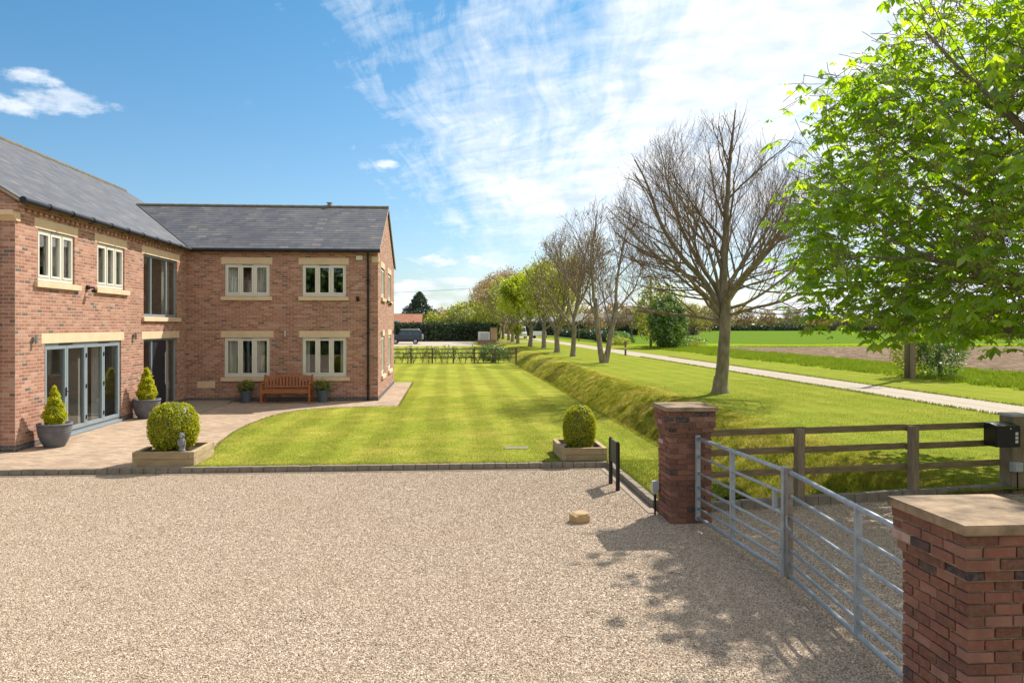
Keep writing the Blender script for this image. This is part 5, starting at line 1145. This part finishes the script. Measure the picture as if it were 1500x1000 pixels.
# (pixel column only used here to convert a bearing into a world x)
FT = [(5, 1160, 362, 0.80, 'spreading leafless brown tree standing alone over the far hedge line'),
 (0, 1262, 372, 0.85, 'rounded bright green tree just beside the far brick house'), (0, 1288, 376, 0.78, 'rounded bright green tree on the side of the far house away from the bare tree'),
 (2, 1205, 366, 0.85, 'golden green tree between the spreading bare tree and the far brick house'), (2, 1180, 368, 0.7, 'small golden tree at the foot of the spreading bare tree'),
 (4, 1285, 470, 1.05, 'dark conifer rising behind the far brick house'), (4, 1297, 480, 1.0, 'second dark conifer behind the rounded green trees'), (4, 1270, 490, 0.9, 'slimmer dark conifer next to the far house roof'),
 (1, 1125, 380, 0.75, 'copper brown tree on the horizon just left of the spreading bare tree'), (1, 1240, 430, 0.9, 'copper brown tree behind the far brick house'),
 (1, 1090, 400, 1.0, 'large copper brown tree on the horizon beside the big bare trunk'), (3, 1145, 366, 0.55, 'low dark green tree under the copper tree'), (3, 1115, 366, 0.5, 'small dark green tree by the far hedge between brown trees'),
 (1, 1060, 380, 0.95, 'copper brown tree seen directly behind the big bare trunk'), (1, 1030, 330, 0.8, 'copper brown tree showing above the tangled bare bush'), (5, 1040, 300, 0.75, 'leafless brown tree above the tangled bare bush'),
 (3, 1330, 372, 0.8, 'dark green tree glimpsed under the chestnut leaves'), (0, 1365, 372, 0.7, 'green tree glimpsed beside the pole under the chestnut'), (3, 1420, 372, 0.85, 'dark green tree low on the horizon under the chestnut'), (1, 1460, 380, 0.8, 'copper brown tree low on the horizon at the frame edge'),
 (5, 985, 260, 0.7, 'leafless brown tree rising behind the ivy covered shrub'), (1, 1000, 300, 0.8, 'copper brown tree behind the ivy covered shrub'), (5, 930, 235, 0.66, 'leafless brown tree behind the long grey roofed buildings'), (1, 905, 260, 0.75, 'copper brown tree behind the long grey roofed buildings'),
 (5, 880, 250, 0.7, 'leafless brown tree seen between the twin stems'), (1, 860, 300, 0.8, 'copper brown tree behind the slim bare tree'), (3, 830, 260, 0.75, 'dark green tree behind the low fork tree'), (1, 800, 320, 0.8, 'copper brown tree behind the bright green trees'), (5, 950, 320, 0.85, 'leafless brown tree far behind the utility pole'),
 (5, 900, 175, 0.42, 'low leafless brown tree in front of the long grey sheds'), (5, 945, 172, 0.45, 'leafless brown tree beside the end of the long grey sheds'), (1, 870, 182, 0.42, 'low copper tree between the twin stems and the grey sheds'), (5, 925, 184, 0.45, 'wide leafless brown tree half hiding the grey sheds'), (1, 965, 168, 0.4, 'low copper tree just behind the ivy covered shrub'), (5, 1010, 200, 0.55, 'leafless brown tree rising over the tangled bare bush'),
 (3, 660, 330, 0.9, 'dark green tree over the hedge near the wide light green tree'), (1, 645, 360, 0.85, 'copper brown tree over the hedge beside the conifer'), (0, 690, 260, 0.6, 'green tree at the far end of the dark hedge'), (3, 720, 300, 0.85, 'dark green tree behind the stone gate pillar'), (0, 590, 300, 0.7, 'green tree just above the orange roof'),
 (3, 770, 330, 0.9, 'dark green tree behind the parked white truck'), (1, 745, 360, 0.9, 'copper brown tree behind the far end of the tree row')]
for k, u, y, s, lab in FT: far(k, col_at(u, y), y, s, lab)
wr = random.Random(8); WV = []
rw = np.random.default_rng(200); n = 9000; yy = rw.uniform(520, 700, n); cc = rw.uniform(-0.25, 0.75, n); xx = yy * cc; hh = 7 + 4 * np.array([mnoise.noise(Vector((a * 0.02, 0, 0))) for a in xx]); zz = hh * rw.random(n)
Lw = leaves(rw, np.stack([xx, yy, zz], 1), 3.2, None, 0.7); tag(raw_mesh('woods', Lw, 4, 'leaf_wood', var=rw.random(n)), 'distant belt of mixed woodland along the horizon', 'woods', kind='stuff')

# ------------------------------------------------------------------ far buildings
def gable_house(name, label, loc, w, d, he, hr, wall_m, roof_m, wins=(), group=None, along='x', rz=0):
    root = thing(name, label, 'building', loc, group, rz); mb = MB(); mb.box(-w / 2, w / 2, -d / 2, d / 2, 0, he); 
    for s in (-1, 1): mb.face([(s * w / 2, -d / 2, he), (s * w / 2, d / 2, he), (s * w / 2, 0, hr)])
    mb.build('wall', wall_m, root, uv=False)
    mb = MB(); o = 0.3; k = (hr - he) / (d / 2)
    for s in (-1, 1): slab(mb, [(-w / 2 - o, s * (d / 2 + o), he - o * k + 0.05), (w / 2 + o, s * (d / 2 + o), he - o * k + 0.05), (w / 2 + o, 0, hr + 0.05), (-w / 2 - o, 0, hr + 0.05)], 0.12)
    mb.build('roof', roof_m, root, uv=False, recalc=False)
    for (x, z, ww, hh) in wins:
        mb = MB(); mb.box(x - ww / 2, x + ww / 2, -d / 2 - 0.05, -d / 2 + 0.1, z, z + hh); f = mb.build('window', 'white_paint', root); mb = MB(); mb.box(x - ww / 2 + .1, x + ww / 2 - .1, -d / 2 - 0.07, -d / 2, z + .1, z + hh - .1); mb.build('pane', 'car_glass', f)
    return root
gable_house('farm_building', 'low building with an orange tiled roof behind the dark hedge', (-11.2, 140, 0), 12.5, 7, 2.6, 4.75, 'far_brick', 'orange_tiles')
gable_house('farm_building', 'grey roofed outbuilding in front of the orange tiled roof', (-14.4, 130, 0), 11.5, 5, 2.0, 3.5, 'far_render', 'grey_roof')
gable_house('far_house', 'white bungalow with a brown roof seen over the dark hedge', (1.0, 250, 0), 9, 7, 3.6, 6.2, 'far_render', 'brown_roof', ((-2, 1.5, 1.4, 1.3), (2, 1.5, 1.4, 1.3)))
gable_house('far_house', 'small white house at the end of the dark hedge beside the tree row', (13.5, 215, 0), 6, 6, 3.8, 5.8, 'far_render', 'grey_roof', ((0, 2.0, 1.4, 1.3),))
gable_house('far_house', 'red brick house with a brown roof beyond the crop field', (col_at(1222, 385), 385, 0), 11, 8, 5.2, 9.2, 'far_brick', 'brown_roof', ((-3, 3, 1.5, 1.4), (0, 3, 1.5, 1.4), (3, 3, 1.5, 1.4)))
gable_house('far_house', 'low brown roofed house between the golden tree and the spreading bare tree', (col_at(1190, 392), 392, 0), 16, 8, 3.2, 6.6, 'far_brick', 'brown_roof')
gable_house('glasshouse', 'long grey roofed shed behind the tall hedge beyond the track', (44, 215, 0), 40, 12, 3.4, 5.6, 'far_brick', 'grey_roof')
gable_house('glasshouse', 'second long grey roofed shed set back behind the first', (38, 236, 0), 44, 12, 3.8, 6.4, 'far_brick', 'grey_roof')
# ------------------------------------------------------------------ far lawn fence with young hedge plants
fx0, fx1, fy_ = -14.0, 4.75, 50.6
ff = thing('paddock_fence', 'low brown rail fence across the far end of the lawn', 'fence', (fx0, fy_, 0)); n = 14; xs = lin(0, fx1 - fx0, n)
for h in (0.36, 0.66, 0.93): mb = MB(); mb.box(0, fx1 - fx0, -0.05, -0.015, h, h + 0.07); mb.build('rail', 'old_fence', ff)
for x in xs: mb = MB(); mb.box(x - 0.055, x + 0.055, -0.014, 0.09, -0.1, 1.05); mb.build('post', 'old_fence', ff)
hp = None; rr = random.Random(12); px = [-3.6, -3.1, -2.7, -2.3, -1.7, -1.25, -0.8, -0.35, 0.0, 0.45, 0.9, 1.25, 1.7, 2.1, 2.5, 3.9, 4.3]
HB = []
for k in range(3):
    rg = np.random.default_rng(300 + k); root = thing('hedge_sapling', 'young leafy hedge sapling growing through the low rail fence', 'sapling', (0, 0, 0), 'hedge saplings along the low rail fence'); mb = MB(); T_ = []
    for j in range(7):
        a = rg.random() * 6.28; q = np.array([0, 0, 0.0]); pts = [tuple(q)]
        for s in range(5): q = q + np.array([math.cos(a) * 0.07, math.sin(a) * 0.05, 0.2]) + rg.normal(0, 0.03, 3); pts.append(tuple(q)); T_.append(q.copy())
        mb.tube(pts, [0.012, 0.01, 0.009, 0.008, 0.006, 0.004], 4)
    mb.build('stems', 'twig', root, uv=False); T_ = np.array(T_); T_ = T_[T_[:, 2] > 0.25]; idx = rg.integers(0, len(T_), 260); Pq = T_[idx] + rg.normal(0, 0.07, (260, 3)); raw_mesh('foliage', leaves(rg, Pq, 0.085, None, 0.6), 4, 'leaf_ivy', root, rg.random(260)); HB.append(root)
for k, x in enumerate(px):
    o = HB[k] if k < 3 else copy_tree(HB[k % 3]); o.location = (x, fy_ + 0.12, 0); o.rotation_euler = (0, 0, rr.uniform(0, 6)); s = rr.uniform(0.8, 1.08); o.scale = (s, s, s)
bush('garden_bush', 'fuller dark bush with pale flowers behind the far end of the low rail fence', 'bush', (3.15, 51.3, 0), 0.95, 0.6, 1.25, 2600, 0.10, 'leaf_ivy', 96, lump=0.3)
# ------------------------------------------------------------------ gate pillar, cabinet, parked vehicles, poles
root = thing('stone_pillar', 'pale stone gate pillar at the end of the dark hedge', 'pillar', (7.55, 119.5, 0)); mb = MB(); mb.box(-0.55, 0.55, -0.4, 0.4, 0, 2.15); mb.build('shaft', 'limestone', root, bevel=0.02); mb = MB(); mb.box(-0.62, 0.62, -0.47, 0.47, 2.15, 2.3); mb.build('cap', 'capstone', root, bevel=0.02)
root = thing('utility_cabinet', 'pale box cabinet beside the stone gate pillar', 'cabinet', (5.95, 119.3, 0)); mb = MB(); mb.box(-0.95, 0.95, -0.35, 0.35, 0, 1.6); mb.build('body', 'far_render', root, bevel=0.03); mb = MB(); mb.box(-0.6, 0.7, -0.37, -0.34, 0.3, 1.35); mb.build('door', 'grey_plastic', root, bevel=0.01)
root = thing('brick_headwall', 'small red brick headwall where the ditch meets the drive', 'wall', (6.2, 115.6, 0)); mb = MB(); mb.box(-1.5, 1.5, -0.15, 0.15, -1.1, 0.25); mb.build('brickwork', 'brick', root); mb = MB(); mb.box(-1.55, 1.55, -0.2, 0.2, 0.25, 0.33); mb.build('coping', 'capstone', root)
def vehicle(label, loc, rz, L, Wd, prof, glassp, paint, wheelx, wr_, wins, extra=None, cat='car', name='parked_car'):
    """side profile (x,z) extruded over the width, cabin narrowed"""
    root = thing(name, label, cat, loc, None, rz)
    def T(p, q, t): k = 1 - 0.16 * max(0, (q - 1.0)) ; return (p, t * k, q)
    mb = MB(); mb.prism(prof, T, -Wd / 2, Wd / 2); mb.build('body', paint, root, bevel=0.05, uv=False)
    for s in (-1, 1):
        for poly in wins:
            mb = MB(); mb.prism(poly, T, s * (Wd / 2 - 0.02), s * (Wd / 2 + 0.012)); mb.build('side_window', 'car_glass', root, uv=False)
    for (a, b) in glassp:
        mb = MB(); k0 = 1 - 0.16 * max(0, a[1] - 1); k1 = 1 - 0.16 * max(0, b[1] - 1); nx = (b[1] - a[1]); nzv = -(b[0] - a[0]); l = math.hypot(nx, nzv); sx, sz = nx / l * 0.015, nzv / l * 0.015
        if sz < 0 : sx, sz = -sx, -sz
        w = Wd / 2 - 0.12; P = [(a[0] + sx, -w * k0, a[1] + sz), (a[0] + sx, w * k0, a[1] + sz), (b[0] + sx, w * k1, b[1] + sz), (b[0] + sx, -w * k1, b[1] + sz)]; mb.face(P); mb.build('windscreen', 'car_glass', root, uv=False, recalc=False)
    for x in wheelx:
        for s in (-1, 1):
            mb = MB(); mb.tube([(x, s * (Wd / 2 - 0.2), wr_), (x, s * (Wd / 2 + 0.02), wr_)], wr_, 22); w = mb.build('wheel', 'tyre', root, uv=False); mb = MB(); mb.tube([(x, s * (Wd / 2), wr_), (x, s * (Wd / 2 + 0.035), wr_)], wr_ * 0.62, 16); mb.build('rim', 'silver', w, uv=False)
    if extra: extra(root)
    return root
# dark blue four by four, front towards -x
suv = [(-2.2, 0.45), (-2.25, 0.95), (-2.1, 1.08), (-1.25, 1.2), (-0.75, 1.80), (-0.6, 1.86), (1.95, 1.86), (2.1, 1.78), (2.18, 1.1), (2.2, 0.45), (1.85, 0.38), (-1.9, 0.38)]
def suvx(root):
    mb = MB(); mb.tube([(2.2, -0.1, 1.02), (2.42, -0.1, 1.02)], 0.36, 20); sp = mb.build('spare_wheel', 'silver', root, uv=False)
    mb = MB(); mb.prism([(-0.9, 1.95), (-0.6, 2.08), (1.75, 2.10), (1.9, 1.98), (1.85, 1.93)], lambda p, q, t: (p, t, q), -0.62, 0.62); mb.build('roof_rack', 'silver', root, bevel=0.03, uv=False)
    for y in (-0.7, 0.7): mb = MB(); mb.box(2.185, 2.225, y - 0.08, y + 0.08, 0.9, 1.35); mb.build('tail_light', 'red_lens', root)
    for y in (-0.72, 0.72): mb = MB(); mb.box(-2.26, -2.2, y - 0.12, y + 0.12, 0.75, 0.92); mb.build('headlight', 'silver', root)
    for s in (-1, 1): mb = MB(); mb.box(-0.95, -0.8, s * 1.0 - 0.1, s * 1.0 + 0.1, 1.15, 1.3); mb.build('door_mirror', 'car_paint', root, bevel=0.02)
    mb = MB(); mb.box(-2.2, 2.2, -0.955, 0.955, 0.38, 0.58); mb.build('lower_trim', 'black_plastic', root, bevel=0.03)
vehicle('dark blue four wheel drive car with rear spare wheel, parked by the dark hedge', (-5.75, 104.0, 0.02), 0.0, 4.4, 1.88, suv, (((-1.22, 1.22), (-0.78, 1.76)),), 'car_paint', (-1.42, 1.32), 0.37, (((-0.95, 1.2), (-0.62, 1.70), (0.1, 1.72), (0.1, 1.2)), ((0.18, 1.2), (0.18, 1.72), (0.95, 1.72), (0.95, 1.2)), ((1.05, 1.2), (1.05, 1.72), (1.85, 1.70), (1.9, 1.2))), suvx)
hatch = [(-2.1, 0.4), (-2.15, 0.8), (-1.3, 0.98), (-0.6, 1.42), (0.9, 1.46), (1.8, 1.1), (2.05, 0.98), (2.1, 0.45), (1.8, 0.35), (-1.8, 0.35)]
vehicle('dark car parked beyond the blue four wheel drive, only its roof and bonnet showing', (-9.0, 109.5, 0.02), 0.1, 4.2, 1.75, hatch, (((-1.25, 1.02), (-0.65, 1.4)), ((1.75, 1.14), (0.95, 1.44))), 'car_paint_dark', (-1.3, 1.25), 0.32, (((-1.0, 1.0), (-0.55, 1.36), (0.2, 1.38), (0.2, 1.0)), ((0.28, 1.0), (0.28, 1.38), (0.85, 1.38), (1.45, 1.05))))
van = [(-2.6, 0.45), (-2.65, 1.15), (-1.95, 1.35), (-1.45, 2.25), (-1.2, 2.4), (2.5, 2.4), (2.6, 2.2), (2.6, 0.45)]
vehicle('white van facing the viewer, half hidden behind the tree row trunks', (14.6, 146.0, 0.02), R(90), 5.2, 2.0, van, (((-1.93, 1.4), (-1.48, 2.2)),), 'white_paint', (-1.7, 1.6), 0.36, (((-1.7, 1.4), (-1.35, 2.1), (-0.6, 2.1), (-0.6, 1.4)),), None, 'van', 'parked_van')
root = thing('garden_trailer', 'small pale trailer standing beside the white van', 'trailer', (18.6, 148.0, 0.0)); mb = MB(); mb.box(-1.3, 1.3, -0.8, 0.8, 0.55, 1.45); mb.build('body', 'white_paint', root, bevel=0.02)
for s in (-1, 1): mb = MB(); mb.tube([(s * 1.1, -0.9, 0.32), (s * 1.1, -0.7, 0.32)], 0.32, 16); mb.build('wheel', 'tyre', root, uv=False)
mb = MB(); mb.box(1.3, 2.3, -0.04, 0.04, 0.55, 0.63); mb.build('drawbar', 'galvanised', root)
def pole(label, loc, h, r, arm=True, lean=0.0, two=False):
    root = thing('utility_pole', label, 'utility pole', loc, 'poles carrying the overhead wires'); mb = MB(); mb.tube([(0, 0, -0.1), (lean, 0, h)], [r, r * 0.75], 10); mb.build('pole_shaft', 'pole_wood', root, uv=False, smooth=True)
    if arm: mb = MB(); mb.box(-0.8, 0.8, -0.05, 0.05, h - 0.35, h - 0.22); mb.build('crossarm', 'pole_wood', root)
    if arm:
        for x in (-0.7, 0, 0.7): mb = MB(); mb.tube([(x, 0, h - 0.22), (x, 0, h - 0.05)], [0.03, 0.05], 8); mb.build('insulator', 'ornament', root, uv=False)
    if two: mb = MB(); mb.box(-0.02, 0.16, -0.36, -0.18, -0.1, 3.4); mb.build('support_post', 'fence_post', root)
    mb = MB(); mb.box(-0.1, 0.1, -r - 0.02, -r + 0.01, 2.0, 2.22); mb.build('number_plate', 'grey_plastic', root); return root
PA = (22.55, 34.6); PB = (24.0, 85.5); PC = (-42.0, 150.0)
pole('stout wooden pole beside the shrub at the edge of the ploughed field', (PA[0], PA[1], 0), 8.6, 0.17, two=True)
pole('slim wooden pole in front of the dark ivy covered shrub', (PB[0], PB[1], 0), 8.6, 0.16)
pole('wooden pole hidden behind the house that takes the overhead wires', (PC[0], PC[1], 0), 8.6, 0.15)
def wire(label, a, b, sag, r=0.012):
    pts = [(a[0] + (b[0] - a[0]) * t, a[1] + (b[1] - a[1]) * t, a[2] + (b[2] - a[2]) * t - sag * 4 * t * (1 - t)) for t in lin(0, 1, 25)]; mb = MB(); mb.tube(pts, r, 4, cap=False); tag(mb.build('overhead_wire', 'black_plastic', uv=False), label, 'wire', 'overhead wires')
for k, x in enumerate((-0.7, 0, 0.7)):
    wire(('lowest', 'middle', 'uppermost')[k] + ' overhead wire between the field pole and the pole by the ivy covered shrub', (PA[0] + x, PA[1], 8.35 + k * 0.25), (PB[0] + x, PB[1], 8.35 + k * 0.2), 0.5)
wire('overhead wire crossing the sky between the brick house and the tree row', (PB[0], PB[1], 8.4), (PC[0], PC[1], 8.4), 0.6, 0.018)
root = thing('marker_post', 'short dark marker post with a yellow band beside the track', 'post', (15.45, 63.0, 0)); mb = MB(); mb.box(-0.07, 0.07, -0.07, 0.07, -0.1, 1.25); mb.build('post_shaft', 'old_fence', root); mb = MB(); mb.box(-0.078, 0.078, -0.078, 0.078, 0.55, 0.7); mb.build('band', 'sandstone', root)
root = thing('marker_post', 'thin dark post by the low dark hedge beyond the track', 'post', (col_at(848, 120), 120, 0)); mb = MB(); mb.box(-0.08, 0.08, -0.08, 0.08, -0.1, 2.6); mb.build('post_shaft', 'old_fence', root)
# tall hedge behind the viewpoint, seen mirrored in the windows
hedge('tall hedge behind the viewpoint, seen only as a reflection in the house windows', -30, 26, -21, -18, 7.5, 9000, 0.5, 'leaf_ivy', 66)

# ------------------------------------------------------------------ world, sun, camera
SD = Vector((0.66, 0.66, 1.0)).normalized(); SEL = math.asin(SD.z); SAZ = math.atan2(SD.x, SD.y)
W = bpy.data.worlds.new("World"); S.world = W; W.use_nodes = True
t = NT('w', W.node_tree)
sky = t.n('ShaderNodeTexSky'); sky.sky_type = 'NISHITA'; sky.sun_disc = False; sky.sun_elevation = SEL; sky.sun_rotation = SAZ; sky.air_density = 1.0; sky.dust_density = 0.8; sky.ozone_density = 1.6
d = t.n('ShaderNodeTexCoord').outputs['Generated']; dx, dy, dz = t.xyz(d)
zz = t.math('ADD', t.math('MAXIMUM', dz, 0.0), 0.06); px_ = t.math('DIVIDE', dx, zz); py_ = t.math('DIVIDE', dy, zz)
# high streaky cloud
w1 = t.noise(t.vec(px_, py_, 0.0), 0.7, 2); w2 = t.noise(t.vec(px_, py_, 5.0), 2.2, 3)
wx = t.math('ADD', px_, t.math('ADD', t.math('MULTIPLY', t.math('SUBTRACT', w1, 0.5), 0.3), t.math('MULTIPLY', t.math('SUBTRACT', w2, 0.5), 0.08)))
wx = t.math('ADD', wx, t.math('MULTIPLY', py_, -0.10))
big = t.noise(t.vec(t.math('MULTIPLY', wx, 1.15), t.math('MULTIPLY', py_, 0.42), 3.0), 1.0, 3, 0.5)
streak = t.noise(t.vec(t.math('MULTIPLY', wx, 7.0), t.math('MULTIPLY', py_, 0.9), 1.0), 1.0, 7, 0.66, 0.3)
rip = t.noise(t.vec(t.math('MULTIPLY', wx, 5.0), t.math('MULTIPLY', t.math('ADD', py_, t.math('MULTIPLY', wx, 0.7)), 7.0), 7.0), 1.0, 5, 0.62, 0.5)
rightm = t.rng(px_, -0.6, 1.0, 0.0, 1.0)
dens = t.math('ADD', t.math('MULTIPLY', big, 0.50), t.math('ADD', t.math('MULTIPLY', streak, 0.44), t.math('MULTIPLY', rip, 0.24)))
dens = t.math('ADD', dens, t.math('MULTIPLY', t.math('SUBTRACT', rightm, 0.5), 0.36))
cir = t.rng(dens, 0.50, 0.72, 0.0, 1.0, False)
cir = t.math('MULTIPLY', cir, t.rng(dz, 0.03, 0.16))
cir = t.math('MULTIPLY', cir, t.rng(px_, -0.95, -0.35))
# unseen broken bright cloud added overhead and behind the viewpoint to lift ambient light
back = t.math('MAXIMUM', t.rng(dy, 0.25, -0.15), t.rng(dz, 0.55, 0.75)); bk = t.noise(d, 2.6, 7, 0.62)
fillc = t.math('MULTIPLY', back, t.rng(bk, 0.42, 0.62, 0.0, 1.0, True))
# low cumulus
az = t.math('ARCTAN2', dx, dy); n3 = t.noise(t.vec(t.math('MULTIPLY', az, 8.0), t.math('MULTIPLY', dz, 26.0), 1.7), 1.0, 7, 0.62)
cum = t.rng(t.math('ADD', n3, t.math('MULTIPLY', t.math('SUBTRACT', 0.06, dz), 2.6)), 0.47, 0.60, 0.0, 1.0, True)
cum = t.math('MULTIPLY', cum, t.rng(dz, 0.0, 0.01)); cum = t.math('MULTIPLY', cum, t.rng(dz, 0.15, 0.09))
# small isolated clouds high to one side
n4 = t.noise(t.vec(t.math('MULTIPLY', az, 22.0), t.math('MULTIPLY', dz, 48.0), 5.3), 1.0, 6, 0.62)
sm = None
for (a0, e0, wa, we) in ((-0.462, 0.256, 0.056, 0.018), (-0.530, 0.243, 0.050, 0.014), (-0.492, 0.276, 0.03, 0.012), (-0.085, 0.213, 0.020, 0.007)):
    q = t.math('ADD', t.math('POWER', t.math('DIVIDE', t.math('SUBTRACT', az, a0), wa), 2.0), t.math('POWER', t.math('DIVIDE', t.math('SUBTRACT', t.math('ARCSINE', dz), e0), we), 2.0))
    b = t.rng(t.math('SUBTRACT', n4, t.math('MULTIPLY', q, 0.22)), 0.30, 0.58, 0.0, 0.72, True); sm = b if sm is None else t.math('MAXIMUM', sm, b)
cl = t.math('MAXIMUM', t.math('MAXIMUM', fillc, sm), t.math('MAXIMUM', t.math('MULTIPLY', cir, 0.93), t.math('MULTIPLY', cum, 0.9)))
shade = t.noise(t.vec(t.math('MULTIPLY', az, 14.0), t.math('MULTIPLY', dz, 40.0), 9.0), 1.0, 5)
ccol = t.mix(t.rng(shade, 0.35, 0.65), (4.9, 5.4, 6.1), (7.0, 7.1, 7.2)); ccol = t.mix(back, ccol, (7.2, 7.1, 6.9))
skyc = t.mix(1.0, sky.outputs[0], t.ramp(dz, [(0.0, (0.68, 0.72, 0.80)), (0.12, (0.58, 0.73, 0.80)), (0.42, (0.34, 0.70, 0.82)), (1.0, (0.25, 0.6, 0.85))]), 'MULTIPLY')
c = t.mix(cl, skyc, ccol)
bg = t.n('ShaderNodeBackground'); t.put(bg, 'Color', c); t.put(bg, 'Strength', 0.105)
o = t.n('ShaderNodeOutputWorld'); t.t.links.new(bg.outputs[0], o.inputs[0])
sl = bpy.data.lights.new('sun', 'SUN'); sl.energy = 4.5; sl.angle = R(0.53); sl.color = (1.0, 0.935, 0.84)
so = bpy.data.objects.new('sun', sl); COL.objects.link(so); so.rotation_euler = (-SD).to_track_quat('-Z', 'Y').to_euler()
cd = bpy.data.cameras.new('camera'); cam = bpy.data.objects.new('camera', cd); COL.objects.link(cam); S.camera = cam
cam.location = (0, 0, 2.57); cam.rotation_euler = (R(90), 0, R(-4.03)); cd.sensor_width = 36; cd.lens = 1078 / 1500 * 36
cd.shift_x = (750 - 731) / 1500; cd.shift_y = -(500 - 477) / 1500; cd.clip_start = 0.05; cd.clip_end = 8000
S.view_settings.view_transform = 'Standard'; S.view_settings.look = 'None'; S.view_settings.exposure = 0.74; S.view_settings.gamma = 1
S.render.engine = 'CYCLES'; S.cycles.use_denoising = True; S.cycles.max_bounces = 7; S.cycles.transparent_max_bounces = 10
S.cycles.sample_clamp_indirect = 8
